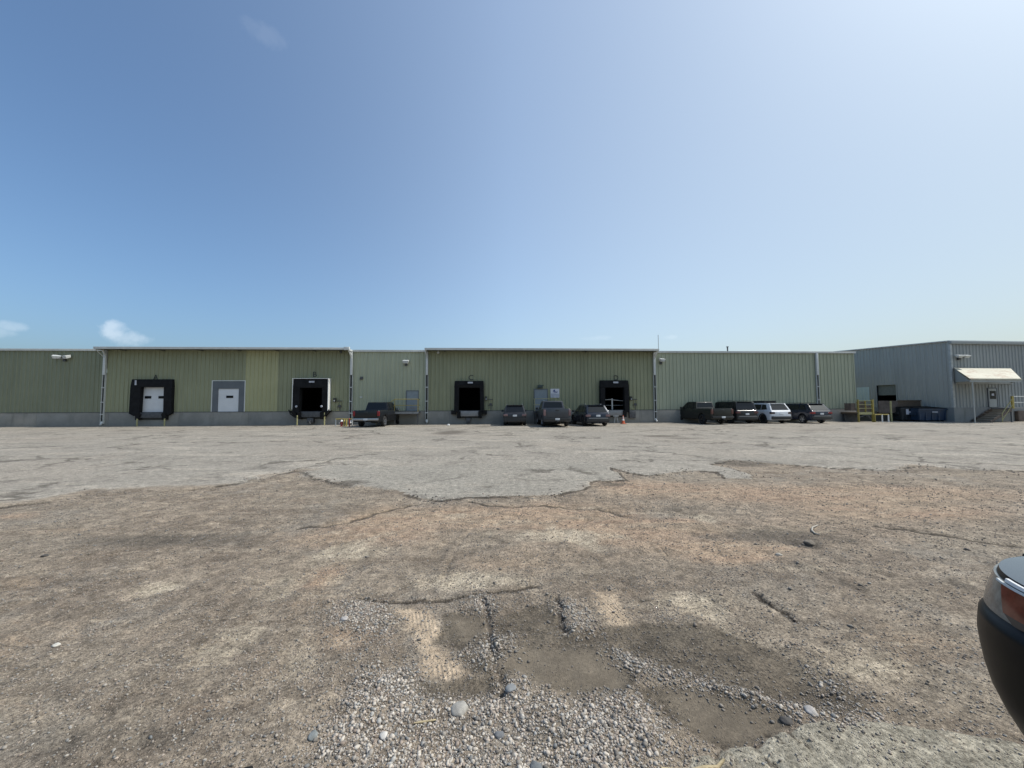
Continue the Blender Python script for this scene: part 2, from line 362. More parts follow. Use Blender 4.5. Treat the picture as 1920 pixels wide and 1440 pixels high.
def shelter(px, name, depth, outer, inner, head_mat=M['black_foam'], tilt=.10, right_white=False, plate=True, seals=True):
    """black foam dock seal: header and two side pads around an opening. outer/inner = (x0,x1,y0,y1) in photo pixels"""
    ym = (outer[2] + outer[3]) / 2
    a, b = U(outer[0], ym, depth), U(outer[1], ym, depth); hi = ZZ(px, outer[2], depth); lo = ZZ(px, outer[3], depth)
    ia, ib = U(inner[0], ym, depth), U(inner[1], ym, depth); ihi = ZZ(px, inner[2], depth)
    sh = MB(); d = depth
    # header pad, front leaning slightly
    sh.hexa([(a, -d, ihi), (b, -d, ihi), (b, -.04, ihi), (a, -.04, ihi)], [(a + .05, -d + .06, hi), (b - .05, -d + .06, hi), (b - .05, -.04, hi), (a + .05, -.04, hi)])
    root = sh.build('dock_shelter', head_mat, WHS, bevel=.03)
    for s, (x0, x1) in (('l', (a, ia)), ('r', (ib, b))):
        mb = MB()
        if s == 'l': mb.hexa([(x0, -d, lo), (x1, -d, lo), (x1, -.04, lo), (x0, -.04, lo)], [(x0 + .02, -d, ihi - .004), (x1 + .03, -d, ihi - .004), (x1 + .03, -.04, ihi - .004), (x0 + .02, -.04, ihi - .004)])
        else: mb.hexa([(x0, -d, lo), (x1, -d, lo), (x1, -.04, lo), (x0, -.04, lo)], [(x0 - .03, -d, ihi - .004), (x1 - .02, -d, ihi - .004), (x1 - .02, -.04, ihi - .004), (x0 - .03, -.04, ihi - .004)])
        for z in np.arange(lo + .3, ihi - .1, .32): mb.box(x0 + .02, x1 - .02, -d - .012, -d + .01, z, z + .05)
        mb.build('side_pad', M['black_foam'], root)
    if plate:
        xm = (a + b) / 2 + .1; mb = MB(); mb.box(xm - .22, xm + .22, -d - .02, -d + .03, (hi + ihi) / 2 + .06, (hi + ihi) / 2 + .20); mb.build('header_plate', M['grey_ink'], root)
    if right_white:
        mb = MB(); mb.box(b + .002, b + .05, -d - .03, -.05, lo + .02, hi + .02); mb.box(a - .05, a - .002, -d, -.05, lo + .3, hi + .02); mb.box(a - .05, b + .05, -d - .02, -.05, hi + .022, hi + .06)
        mb.build('side_frame', M['white_paint'], root)
    return a, b, ia, ib, lo, hi, root
def leveler(ia, ib, d, face, bump_w=.28, hinge=True, drop=.62):
    r = MB(); r.box(ia + .05, ib - .05, -d + .12, .02, Z0 - .07, Z0 - .005); r.box(ia + .05, ib - .05, -d + .08, -d + .12, Z0 - drop * .75, Z0 - .01)
    lv = r.build('dock_leveler', face, WHS, bevel=.01)
    mb = MB(); mb.box(ia + .1, ib - .1, -.12, -.06, Z0 - drop, Z0 - .1); mb.build('leveler_frame', M['letter'], lv)
    for s, u in ((-1, ia), (1, ib)):
        mb = MB(); mb.box(u - bump_w / 2, u + bump_w / 2, -d - .02, -.05, Z0 - drop, Z0 - .02)
        for k in range(5): mb.box(u - bump_w / 2 - .01, u + bump_w / 2 + .01, -d - .035, -d + .02, Z0 - drop + .04 + k * .11, Z0 - drop + .11 + k * .11)
        mb.build('dock_bumper', M['rubber'], lv)
    return lv
def post(u, y, h, mat=None, r=.055):
    mb = MB(); mb.tube([(u, y, -.05), (u, y, h - .03), (u, y, h)], [r, r, r * .7], 10); return mb.build('guide_post', mat or M['yellow_faded'], WHS)
# dock A: closed white door inside a deep seal
a, b, ia, ib, lo, hi, sA = shelter(284, 'A', .34, (243, 322, 711, 776), (262, 307, 726, 775), plate=False)
mb = MB(); mb.box(oA[0], oA[1], .03, .08, Z0, oA[3])
for k in range(1, 5): mb.box(oA[0], oA[1], .022, .035, Z0 + k * .55, Z0 + k * .55 + .018)
dA = mb.build('loading_door', M['door_white'], WHS)
mb = MB(); mb.box(oA[0] - .05, oA[0] + .05, -.1, .3, Z0, oA[3]); mb.box(oA[1] - .05, oA[1] + .05, -.1, .3, Z0, oA[3]); mb.box(oA[0], oA[1], -.1, .3, oA[3], oA[3] + .06); mb.build('door_frame', M['grey_frame'], WHS)
for x0, x1 in ((271.5, 283.5), (297, 309)):
    mb = MB(); mb.box(U(x0), U(x1), .005, .04, ZZ(290, 747.3), ZZ(290, 742.5)); mb.build('door_window', M['dark_glass'], dA)
leveler(ia - .1, ib + .1, .36, M['dark_steel'])
mb = MB(); mb.hexa([(a + .35, -.33, .84), (ia + .15, -.33, .84), (ia + .15, -.1, .84), (a + .35, -.1, .84)], [(a, -.34, lo + .02), (ia + .15, -.34, lo + .02), (ia + .15, -.08, lo + .02), (a, -.08, lo + .02)])
mb.hexa([(ib - .15, -.33, .84), (b - .35, -.33, .84), (b - .35, -.1, .84), (ib - .15, -.1, .84)], [(ib - .15, -.34, lo + .02), (b, -.34, lo + .02), (b, -.08, lo + .02), (ib - .15, -.08, lo + .02)])
mb.build('corner_pad', M['black_foam'], WHS, bevel=.02)
for px in (257, 308.5): post(U(px, 790, .45), -.45, .62)
mb = MB(); mb.box(U(253, 718, .35), U(256, 718, .35), -.375, -.33, ZZ(255, 722, .35), ZZ(255, 713, .35)); mb.build('torn_patch', M['grey_ink'], sA)
# plain door 2 in a slate grey surround
f2 = rect(399, 459, 714.5, 774)
mb = MB(); mb.box(f2[0], o2[0], -.06, .1, Z0 + .03, f2[3]); mb.box(o2[1], f2[1], -.06, .1, Z0 + .03, f2[3]); mb.box(o2[0], o2[1], -.06, .1, o2[3], f2[3]); mb.build('door_surround', M['grey_frame'], WHS)
mb = MB(); mb.box(f2[0] - .07, f2[0] - .002, -.08, .0, Z0 + .03, f2[3] + .06); mb.box(f2[1] + .002, f2[1] + .07, -.08, .0, Z0 + .03, f2[3] + .06); mb.box(f2[0] - .002, f2[1] + .002, -.08, 0, f2[3] + .002, f2[3] + .06); mb.build('door_trim', M['fascia'], WHS)
mb = MB(); mb.box(o2[0], o2[1], .0, .08, Z0, o2[3])
for k in range(1, 4): mb.box(o2[0], o2[1], -.007, .01, Z0 + k * .55, Z0 + k * .55 + .015)
d2 = mb.build('loading_door', M['door_white'], WHS)
mb = MB(); mb.box(U(424.5), U(437.5), -.02, .0, ZZ(430, 746.3), ZZ(430, 741.8)); mb.build('door_window', M['dark_glass'], d2)
# dock B
a, b, ia, ib, lo, hi, sB = shelter(584, 'B', .55, (548.5, 614.5, 710.5, 774), (561, 604, 727, 773), right_white=True)
leveler(ia, ib, .5, M['dark_steel'])
for s, u in ((-1, a), (1, b)):
    mb = MB(); mb.hexa([(u - s * .5 - .1, -.6, .55), (u - s * .5 + .1, -.6, .55), (u - s * .5 + .1, -.1, .55), (u - s * .5 - .1, -.1, .55)], [(u + s * .08 - .16, -.66, 1.22), (u + s * .08 + .16, -.66, 1.22), (u + s * .08 + .16, -.1, 1.22), (u + s * .08 - .16, -.1, 1.22)])
    mb.tube([(u + s * .2, -.7, 1.3), (u + s * .05, -.72, .95), (u - s * .4, -.7, .62)], .05); mb.build('torn_pad', M['rubber'], sB)
    mb = MB(); mb.lathe([(0, .03), (.075, .025), (.09, 0), (.09, -.05)], 14, Matrix.Translation((u - s * .42, -.76, ZZ(584, 762, .7))) @ Matrix.Rotation(math.pi / 2, 4, 'X')); mb.build('guide_light', M['grey_ink'], sB)
post(U(558.5, 785, .5), -.62, .82); post(U(609.5, 785, .5), -.62, 1.05)
mb = MB(); uc = U(581, 790, .5); mb.box(uc - .24, uc + .24, -.5, -.06, .18, .6); mb.box(uc - .12, uc + .12, -.62, -.5, .22, .42); mb.tube([(uc, -.6, .3), (uc + .12, -.7, .12)], .05); mb.build('vehicle_restraint', M['dark_steel'], WHS, bevel=.02)
# dock C
a, b, ia, ib, lo, hi, sC = shelter(880, 'C', .45, (851.5, 907.5, 714, 773), (860, 900.5, 726.5, 771))
mb = MB(); mb.hexa([(ia - .02, -.42, ZZ(880, 727, .4)), (ib + .02, -.42, ZZ(880, 727, .4)), (ib + .02, -.36, ZZ(880, 727, .4)), (ia - .02, -.36, ZZ(880, 727, .4))], [(ia - .02, -.5, ZZ(880, 722, .4)), (ib + .02, -.5, ZZ(880, 722, .4)), (ib + .02, -.4, ZZ(880, 722, .4)), (ia - .02, -.4, ZZ(880, 722, .4))]); mb.build('header_flap', M['rubber'], sC)
lv = leveler(ia + .02, ib - .02, .5, M['steel'])
for u in (a - .05, b + .05):
    mb = MB(); mb.box(u - .2, u + .2, -.45, -.05, Z0 - .30, Z0 + .05); mb.build('dock_bumper', M['rubber'], lv, bevel=.02)
mb = MB(); uc = U(878, 788, .4); mb.box(uc - .16, uc + .16, -.4, -.06, .1, .52); mb.box(uc - .28, uc + .28, -.3, -.06, .4, .5); mb.build('vehicle_restraint', M['dark_steel'], WHS, bevel=.02)
# dock D with a gate inside
a, b, ia, ib, lo, hi, sD = shelter(1154, 'D', .5, (1126, 1180, 713, 773), (1134.5, 1171.5, 726.5, 771))
leveler(ia + .02, ib - .02, .5, M['steel'])
mb = MB(); u0_, u1_ = oD[0] + .1, oD[1] - .1; uc = U(1150, 760); mb.box(uc - .055, uc + .055, .3, .4, Z0, ZZ(1150, 747)); 
mb.tube([(u0_, .35, ZZ(1140, 749.5)), (uc, .35, ZZ(1140, 749))], .03); mb.tube([(uc, .35, ZZ(1160, 749.5)), (uc + .9, .35, ZZ(1160, 751.5)), (u1_, .35, ZZ(1160, 751))], .03)
mb.tube([(u0_, .35, ZZ(1140, 760)), (u1_, .35, ZZ(1140, 760))], .015)
mb.build('safety_gate', M['white_trim'], WHS)
mb = MB(); um = U(1187, 780, .3); mb.box(um - .32, um + .25, -.30, -.06, .42, Z0 - .1); mb.build('wall_pad', M['dark_steel'], WHS, bevel=.02)
mb = MB(); uc = U(1155, 788, .4)
for s in (-.16, .16): mb.tube([(uc + s * .4, -.42, .62), (uc + s, -.46, .05)], .022)
mb.tube([(uc - .25, -.42, .62), (uc + .25, -.42, .62)], .03); mb.build('leveler_legs', M['white_trim'], WHS)
# signal lights and notice strips beside docks B, C, D
for px, py in ((627, 750), (911.5, 747), (1183.5, 747)):
    mb = MB(); u, z = fp(px, py, .2); mb.box(u - .1, u + .1, -.24, -.04, z - .18, z + .18)
    o = mb.build('signal_light', M['letter'], WHS, bevel=.02)
    mb = MB(); mb.lathe([(0, .03), (.05, .02), (.06, 0)], 12, Matrix.Translation((u, -.242, z - .07)) @ Matrix.Rotation(math.pi / 2, 4, 'X')); mb.build('lens', M['lamp_glass'], o)
    mb = MB(); u2 = u + .38
    for k, zz in enumerate((z - .12, z - .62)): mb.box(u2 - .22, u2 + .2, -.10, -.035, zz, zz + .06)
    mb.box(u2 + .02, u2 + .06, -.07, -.035, Z0 + .05, z - .6); mb.box(u2 - .1, u2 + .12, -.12, -.035, z - .60, z - .42); mb.build('control_conduit', M['dark_steel'], WHS)
    mb = MB(); mb.box(u2 - .13, u2 - .10, -.07, -.035, z - .55, z - .12); mb.box(u2 + .10, u2 + .13, -.07, -.035, z - .55, z - .12); mb.box(u2 - .3, u2, -.06, -.035, Z0 + .06, Z0 + .12); mb.build('yellow_conduit', M['yellow_faded'], WHS)
# personnel doors
def door(x0, x1, y0, y1, px):
    a, b, lo, hi = rect(x0, x1, y0, y1); lo = Z0 + .03
    mb = MB(); mb.box(a - .07, a, -.075, 0, lo, hi + .07); mb.box(b, b + .07, -.075, 0, lo, hi + .07); mb.box(a, b, -.075, 0, hi, hi + .07); fr = mb.build('door_frame', M['grey_frame'], WHS)
    mb = MB(); mb.box(a, b, -.055, -.005, lo, hi); d = mb.build('door', M['door_blue'], WHS)
    mb = MB(); mb.box(b - .16, b - .06, -.11, -.055, lo + .98, lo + 1.06); mb.box(a + .12, b - .12, -.063, -.052, lo + .12, lo + .3); mb.build('handle', M['steel'], d)
    return a, b
dm1 = door(763, 784, 733.5, 773, 773); dm2 = door(1002.5, 1025.5, 730.5, 771, 1014)
# floodlights on the walls
def flood(px, py, kind, rz=0, lbl=None):
    u, z = fp(px, py, .25); mb = MB(); mb.box(u - .11, u + .11, -.12, -.035, z - .36, z - .14)
    mb.tube([(u, -.08, z - .22), (u, -.2, z - .16)], .03); o = mb.build('floodlight', M['dark_steel'], WHS)
    heads = ((-.42, 35), (.36, -20)) if kind == 2 else ((0, rz),)
    for dx, ang in heads:
        T = Matrix.Translation((u + dx, -.27, z)) @ Matrix.Rotation(R(ang), 4, 'Z') @ Matrix.Rotation(R(18), 4, 'X')
        mb = MB(); mb.box(-.25, .25, -.18, .16, .06, .12, T); mb.hexa([T @ Vector(p) for p in ((-.2, -.14, -.14), (.2, -.14, -.14), (.2, .14, -.1), (-.2, .14, -.1))], [T @ Vector(p) for p in ((-.25, -.18, .058), (.25, -.18, .058), (.25, .16, .058), (-.25, .16, .058))])
        h = mb.build('lamp_head', M['white_trim'], o, bevel=.015)
        mb = MB(); mb.box(-.17, .17, -.195, -.175, -.09, .04, T); mb.build('lens', M['lamp_glass'], h)
        if dx: mb = MB(); mb.tube([(u, -.3, z - .16), (u + dx, -.33, z - .12)], .025); mb.build('arm', M['steel'], o)
    return o
flood(117, 669, 2); flood(761, 678, 1); flood(1241, 675, 1, 15)
mb = MB(); u, z = fp(822, 661, .3)
mb.lathe([(0, -.12), (.09, -.1), (.12, 0), (.05, .12), (.02, .14)], 12, Matrix.Translation((u, -.4, z))); mb.box(u - .02, u + .02, -.42, -.38, z + .1, WH - .02); mb.build('soffit_lamp', M['white_trim'], WHS, smooth=50)
mb = MB(); u, z = fp(640, 660, .3); mb.lathe([(0, -.12), (.09, -.1), (.12, 0), (.05, .12), (.02, .14)], 12, Matrix.Translation((u, -.4, z))); mb.box(u - .02, u + .02, -.42, -.38, z + .1, WH - .02); mb.build('soffit_lamp', M['dark_steel'], WHS, smooth=50)
# small fittings on bay two and the lamp over the second door
mb = MB(); u, z = fp(678, 709, .1); mb.box(u - .12, u + .1, -.16, -.035, z - .12, z + .12); mb.build('junction_box', M['dark_steel'], WHS, bevel=.02)
mb = MB(); u, z = fp(676.5, 744.5, .1); mb.box(u - .10, u + .10, -.07, -.035, z - .05, z + .05); mb.build('small_plate', M['white_trim'], WHS)
mb = MB(); u, z = fp(1013, 724.5, .2); mb.box(u - .22, u + .2, -.28, -.035, z - .14, z + .12); mb.tube([(u - .3, -.2, z - .16), (u + .3, -.25, z + .1)], .035); mb.build('wall_lamp', simple('green_lamp', (.03, .05, .045), .5), WHS, bevel=.02)
mb = MB()
a, b, lo, hi = rect(1032, 1048.5, 729, 745.5); mb.box(a, b, -.075, -.04, lo, hi); sg = tag(mb.build('company_sign', M['paper'], WHS), 'white square sign with dark blue emblem beside the door')
mb = MB(); w = b - a; h = hi - lo; X = lambda t: a + w * t; Z = lambda t: lo + h * t
mb.prism([(X(.28), -.0755, Z(.55)), (X(.30), -.0755, Z(.78)), (X(.42), -.0755, Z(.93)), (X(.52), -.0755, Z(.90)), (X(.50), -.0755, Z(.55)), (X(.42), -.0755, Z(.55)), (X(.40), -.0755, Z(.75))], (0, -.006, 0))
mb.prism([(X(.54), -.0755, Z(.55)), (X(.54), -.0755, Z(.74)), (X(.60), -.0755, Z(.74)), (X(.61), -.0755, Z(.62)), (X(.70), -.0755, Z(.62)), (X(.71), -.0755, Z(.76)), (X(.77), -.0755, Z(.76)), (X(.78), -.0755, Z(.55))], (0, -.006, 0)); mb.build('emblem', M['blue_ink'], sg)
mb = MB(); mb.box(X(.04), X(.96), -.0795, -.0755, Z(.08), Z(.46)); mb.build('lower_panel', M['grey_ink'], sg)
# roof items
def small_thing(name, mb, mat, lab, cat, **k):
    o = mb.build(name, mat, None); o.location = FA; o.rotation_euler = (0, 0, PHI); tag(o, lab, cat, **k); return o
u, z = fp(1234, 628, -1); mb = MB(); mb.tube([(u, 1, WH), (u, 1, z)], .022, 6); mb.build('antenna', M['steel'], WHS)
u, z = fp(1364, 652, -1); mb = MB(); mb.tube([(u, 1, WH), (u, 1, z + .05)], .06, 8); mb.tube([(u, 1, z + .04), (u, 1, z + .12)], .10, 8); mb.build('vent_pipe', M['dark_steel'], WHS)

# ------------------------------------------------------------------ entry platforms (things of their own)
def platform(x0, x1, ydeck, dep, label, stair_side, mats, rail_px, z_deck=None):
    a, b = U(x0, 775, .8), U(x1, 775, .8); zd = 1.08
    root = empty('entry_platform', FA + Fdir * ((a + b) / 2) - Fin * .1, PHI, label=label, cat='platform'); c = (a + b) / 2
    a -= c; b -= c
    deckm, railm = mats; y0 = -dep
    mb = MB(); mb.box(a, b, y0, -.0, zd - .10, zd); mb.box(a, b, y0 - .03, y0, zd - .16, zd + .02); mb.build('deck', deckm, root)
    mb = MB()
    for u in (a + .06, b - .06):
        for y in (y0 + .06,): mb.box(u - .04, u + .04, y - .04, y + .04, -.02, zd - .1)
    mb.build('support_posts', M['dark_steel'], root)
    mb = MB(); r = .024
    for u in (a + .04, b - .04): mb.tube([(u, y0, zd), (u, y0, zd + 1.06)], r)
    for z in (zd + .55, zd + 1.06): mb.tube([(a + .04, y0, z), (b - .04, y0, z)], r)
    s = stair_side; e = b if s > 0 else a; o = a if s > 0 else b
    for z in (zd + .55, zd + 1.06): mb.tube([(o + s * .04, y0, z), (o + s * .04, -.05, z)], r)
    L = 1.45
    for z in (.5, 1.0): mb.tube([(e - s * .04, y0, zd + z + .05), (e + s * L, y0, z + .05)], r)
    mb.tube([(e + s * L, y0, 0), (e + s * L, y0, 1.06)], r)
    mb.build('railing', railm, root)
    mb = MB(); n = 5
    for k in range(n):
        x = e + s * (k * L / n); z = zd - (k + 1) * zd / (n + 1); x1_ = x + s * (L / n + .03)
        mb.box(min(x, x1_), max(x, x1_), y0 + .03, -.05, z - .04, z)
    for y in (y0 + .01, -.06): mb.hexa([(e, y - .02, zd - .34), (e + s * L, y - .02, -.02), (e + s * L, y + .02, -.02), (e, y + .02, zd - .34)], [(e, y - .02, zd - .1), (e + s * L, y - .02, .16), (e + s * L, y + .02, .16), (e, y + .02, zd - .1)])
    mb.build('steps', deckm, root)
    return root
platform(741, 786, 774, 1.1, 'grey steel entry platform with yellow pipe railing behind the black pickup', -1, (M['steel'], M['yellow']), None)
platform(1001, 1042, 772, 1.0, 'entry platform with pale railing under the white emblem sign behind the grey pickup', 1, (M['dark_steel'], M['yellow_faded']), None)

# low guard rail, hydrant, bollard by the downspout at the black pickup
def place(px, py):      # ground point
    return gp(px, py)
p0, p1 = gp(629, 799), gp(661, 799)
g = empty('guard_rail', p0, math.atan2(p1.y - p0.y, p1.x - p0.x), label='low pale yellow pipe rail in front of the wall left of the black pickup', cat='guard rail')
L = (p1 - p0).length; mb = MB(); mb.tube([(0, 0, .56), (L, 0, .56)], .04); mb.build('top_rail', M['yellow'], g)
for x in (.02, L - .03):
    mb = MB(); mb.tube([(x, 0, -.03), (x, 0, .56)], .038); mb.build('post', M['white_trim'], g)
for px, mtn, lb in ((645.2, 'yellow', 'left of the two short yellow bollards under the low rail'), (649.4, 'yellow', 'right of the two short yellow bollards under the low rail')):
    p = gp(px, 799.6); mb = MB(); mb.tube([(0, 0, -.03), (0, 0, .5), (0, 0, .54)], [.062, .062, .03], 12); o = mb.build('bollard', M['yellow'], None, smooth=40); o.location = p; tag(o, lb, 'bollard', 'bollards')
p = gp(640.5, 799.6); hyd = empty('fire_hydrant', p, 0, label='small red fire hydrant with white cap beside the yellow bollards', cat='hydrant')
mb = MB(); mb.lathe([(.14, -.02), (.14, .04), (.08, .05), (.08, .34), (.10, .35), (.10, .38)], 14); mb.tube([(-.15, 0, .25), (.15, 0, .25)], .045); mb.build('barrel', M['red'], hyd, smooth=35)
mb = MB(); mb.lathe([(.10, .381), (.09, .44), (.04, .49), (.03, .53), (0, .53)], 14); mb.tube([(-.2, 0, .25), (-.155, 0, .25)], .055); mb.build('cap', M['white_paint'], hyd, smooth=35)
p = gp(655, 800); pst = MB(); pst.tube([(0, 0, -.03), (0, 0, .62), (0, 0, .66)], [.05, .05, .02], 10); o = pst.build('marker_post', M['red'], None); o.location = p; tag(o, 'thin dull red marker post right of the yellow bollards', 'post')
# traffic cones by dock D
def cone(px, py, lab, tilt=0):
    c = empty('traffic_cone', gp(px, py), 0, label=lab, cat='traffic cone', group='traffic cones by the dock')
    mb = MB(); mb.box(-.18, .18, -.18, .18, 0, .04); mb.lathe([(.14, .04), (.03, .71), (0, .715)], 16); mb.build('body', M['orange'], c, smooth=40)
    mb = MB(); mb.lathe([(.104, .28), (.078, .44)], 16); mb.lathe([(.065, .52), (.052, .60)], 16); mb.build('reflective_band', M['white_paint'], c, smooth=40)
    c.rotation_euler = (0, tilt, .3); return c
cone(1168.5, 794.5, 'faded orange and white traffic cone standing below the right-hand dock')
cone(1173.5, 791.5, 'darker leaning traffic cone just right of the faded one', .12)

# ------------------------------------------------------------------ grey building on the right
GC = gp(1790, 791)            # front left corner on the ground
gr = R(5.5); Gd = Vector((math.cos(gr), math.sin(gr), 0))
GB = empty('grey_building', GC, gr, label='tall grey ribbed metal building with rusty door canopy at the right edge', cat='building')
def gl(px, py, off=0.0):
    Gi = Vector((-math.sin(gr), math.cos(gr), 0)); d = ray(px, py); o = Vector((0, 0, CAM_H)); p0 = GC - Gi * off
    t = (p0 - o).dot(Gi) / d.dot(Gi); p = o + d * t; return (p - GC).dot(Gd), p.z
GI = Vector((-math.sin(gr), math.cos(gr), 0))
def gs(px, py, off=0.0):      # side wall plane -> (depth, z)
    d = ray(px, py); o = Vector((0, 0, CAM_H)); p0 = GC - Gd * off
    t = (p0 - o).dot(Gd) / d.dot(Gd); p = o + d * t; return (p - GC).dot(GI), p.z
GH = gl(1785, 641)[1]; GZ = 1.25
print('GH', GH, 'uR', uR, gs(1605, 657), gs(1605, 790))
yb, zb_ = gs(1607, 657)
gable = lambda y: GH + (zb_ - GH) * y / yb
mb = MB(); ribbed(mb, .04, 22, GZ, GH, pitch=.33); mb.build('wall', M['grey_wall'], GB)
gw = [gs(1645, 745), gs(1681, 745)]; gy1, gy0 = gw[0][0], gw[1][0]; gz1 = gs(1663, 722)[1]; gz0 = 1.2
mb = MB()
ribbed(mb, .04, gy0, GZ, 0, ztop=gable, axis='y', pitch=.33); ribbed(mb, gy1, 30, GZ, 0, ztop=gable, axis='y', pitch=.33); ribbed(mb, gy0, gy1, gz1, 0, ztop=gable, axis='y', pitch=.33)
mb.build('side_wall', M['grey_shade_lift'], GB)
mb = MB(); mb.box(-.06, .02, gy0 - .10, gy0 - .02, gz0, gz1 + .1); mb.box(-.06, .02, gy1 + .02, gy1 + .1, gz0, gz1 + .1); mb.box(-.06, .02, gy0 - .02, gy1 + .02, gz1 + .02, gz1 + .1); mb.build('door_frame', M['grey_shade_lift'], GB)
mb = MB(); zm = gs(1663, 741)[1]; mb.box(.14, .2, gy0, gy1, zm, gz1)
for k in range(1, 3): mb.box(.13, .15, gy0, gy1, zm + k * .5, zm + k * .5 + .02)
mb.build('roller_door', simple('roller_door', (.17, .19, .18), .5), GB)
mb = MB(); mb.add([(.3, gy0 - 1, gz0), (5, gy0 - 1, gz0), (5, gy1 + 1, gz0), (.3, gy1 + 1, gz0), (.3, gy0 - 1, 5), (5, gy0 - 1, 5), (5, gy1 + 1, 5), (.3, gy1 + 1, 5)], [(0, 1, 2, 3), (4, 5, 6, 7), (1, 2, 6, 5), (0, 1, 5, 4), (2, 3, 7, 6)]); mb.build('doorway_interior', M['interior'], GB)
mb = MB(); mb.box(-.05, 22, -.05, .3, -.3, GZ); mb.box(-.05, .3, .3, 30, -.3, GZ); mb.build('foundation', M['concrete_pale'], GB)
mb = MB(); mb.box(-.08, .0, -.08, .0, GZ, GH); mb.box(-.085, -.0, .0, .09, GZ, GH); mb.box(.0, .09, -.085, .0, GZ, GH); mb.build('corner_trim', simple('grey_trim', (.40, .42, .41), .5), GB)
mb = MB(); mb.box(-.1, 22, -.22, .06, GH - .20, GH + .03); mb.build('gutter', M['grey_wall'], GB, bevel=.01)
mb = MB(); mb.add([(-.15, -.1, GH + .04), (22, -.1, GH + .04), (22, 30, gable(30) + .06), (-.15, 30, gable(30) + .06), (-.15, -.1, GH + .12), (22, -.1, GH + .12), (22, 30, gable(30) + .14), (-.15, 30, gable(30) + .14)], [(3, 2, 1, 0), (4, 5, 6, 7), (0, 1, 5, 4), (3, 0, 4, 7), (1, 2, 6, 5), (2, 3, 7, 6)]); mb.build('roof', M['fascia'], GB)
mb = MB(); y0_, y1_ = gs(1607, 740)[0], gs(1631, 740)[0]; zlo, zhi = gs(1620, 752)[1], gs(1620, 726)[1]
ribbed(mb, y1_, y0_, zlo, zhi, axis='y', pitch=.33, yoff=-.03); tag(mb.build('replacement_panel', M['patch'], GB), 'pale blue-green panel patch')
# front canopy with posts and door
ca, cb = gl(1787, 690)[0] - .02, gl(1893, 690)[0]; zt = gl(1840, 689.5)[1]
off = 2.2; zf = gl(1860, 710, off)[1]; fa, fb = gl(1819, 710, off)[0], gl(1915, 710, off)[0]
mb = MB(); mb.hexa([(fa, -off, zf - .06), (fb, -off, zf - .06), (cb, -.04, zt - .06), (ca, -.04, zt - .06)], [(fa, -off, zf), (fb, -off, zf), (cb, -.04, zt), (ca, -.04, zt)])
mb.box(fa, fb, -off - .03, -off, zf - .12, zf + .01); aw = tag(mb.build('door_canopy', M['rusty'], GB), 'cream metal canopy with rust stains')
mb = MB(); zbm = zf - .18
mb.box(ca, cb, -.14, -.04, zbm - .15, zbm + .05); mb.tube([(fa + .06, -off + .05, zbm), (ca + .06, -.1, zbm)], .045); mb.tube([(fb - .06, -off + .05, zbm), (cb - .06, -.1, zbm)], .045)
mb.box(fa, fb, -off, -off + .08, zbm - .1, zbm + .06); mb.add([(fa, -off + .02, zbm), (ca, -.05, zbm), (ca, -.05, zt - .07)], [(0, 1, 2)]); mb.build('canopy_frame', M['grey_wall'], GB)
mb = MB(); mb.tube([(fa + .25, -off + .05, -.1), (fa + .25, -off + .05, zbm)], .045); mb.build('canopy_post', M['grey_shade_lift'], GB)
da, db = gl(1853, 760)[0], gl(1868, 760)[0]; dz1 = gl(1860, 729)[1]
mb = MB(); mb.box(da, db, -.08, -.02, GZ + .02, dz1); dd = mb.build('door', M['grey_wall'], GB)
mb = MB(); mb.box(da + .12, db - .1, -.10, -.079, gl(1860, 748)[1], gl(1860, 733)[1]); mb.build('door_window', M['dark_glass'], dd)
mb = MB(); mb.box(da + .26, db - .3, -.108, -.099, gl(1860, 742)[1], gl(1860, 738)[1]); mb.build('notice', M['grey_ink'], dd)
mb = MB(); mb.box(da - .08, da, -.10, 0, GZ, dz1 + .08); mb.box(db, db + .08, -.1, 0, GZ, dz1 + .08); mb.box(da, db, -.1, 0, dz1, dz1 + .08); mb.build('door_frame', M['grey_frame'], GB)
# stair up to the right towards the door
st = empty('entry_stairs', GC + Gd * da - GI * .1, gr, label='dark steel stairs with yellow handrails up to the door under the rusty canopy', cat='stairs')
mb = MB(); n = 6; Ls = 2.0; top = .35
for k in range(n):
    x = -Ls + k * Ls / n + top - .3; z = (k + 1) * GZ / (n + 1); mb.box(x, x + Ls / n + .06, -1.3, -.02, z - .05, z)
for y in (-1.32, -.06): mb.hexa([(-Ls, y - .02, -.02), (.1, y - .02, GZ - .3), (.1, y + .02, GZ - .3), (-Ls, y + .02, -.02)], [(-Ls, y - .02, .14), (.1, y - .02, GZ - .05), (.1, y + .02, GZ - .05), (-Ls, y + .02, .14)])
mb.build('steps', M['brown_board'], st)
mb = MB(); mb.box(.05, 2.0, -1.34, -.0, GZ - .12, GZ - .02); mb.box(1.85, 1.95, -1.3, -1.2, 0, GZ - .12); mb.box(.1, .2, -1.3, -1.2, 0, GZ - .12); mb.build('landing', M['steel'], st)
mb = MB()
for z in (.5, 1.0): mb.tube([(-.9, -1.33, z - .28), (.15, -1.33, GZ + z - .3)], .03)
mb.tube([(-.9, -1.33, -.02), (-.9, -1.33, .75)], .03); mb.build('stair_handrail', M['yellow_faded'], st)
mb = MB(); mb.box(.14, .32, -1.36, -1.26, GZ - .1, GZ + .95); mb.build('yellow_post', M['yellow'], st)
mb = MB()
for z in (.42, .92): mb.tube([(.32, -1.31, GZ + z), (1.95, -1.31, GZ + z)], .026)
mb.tube([(1.95, -1.31, GZ - .1), (1.95, -1.31, GZ + .92)], .026); mb.build('landing_rail', M['white_trim'], st)
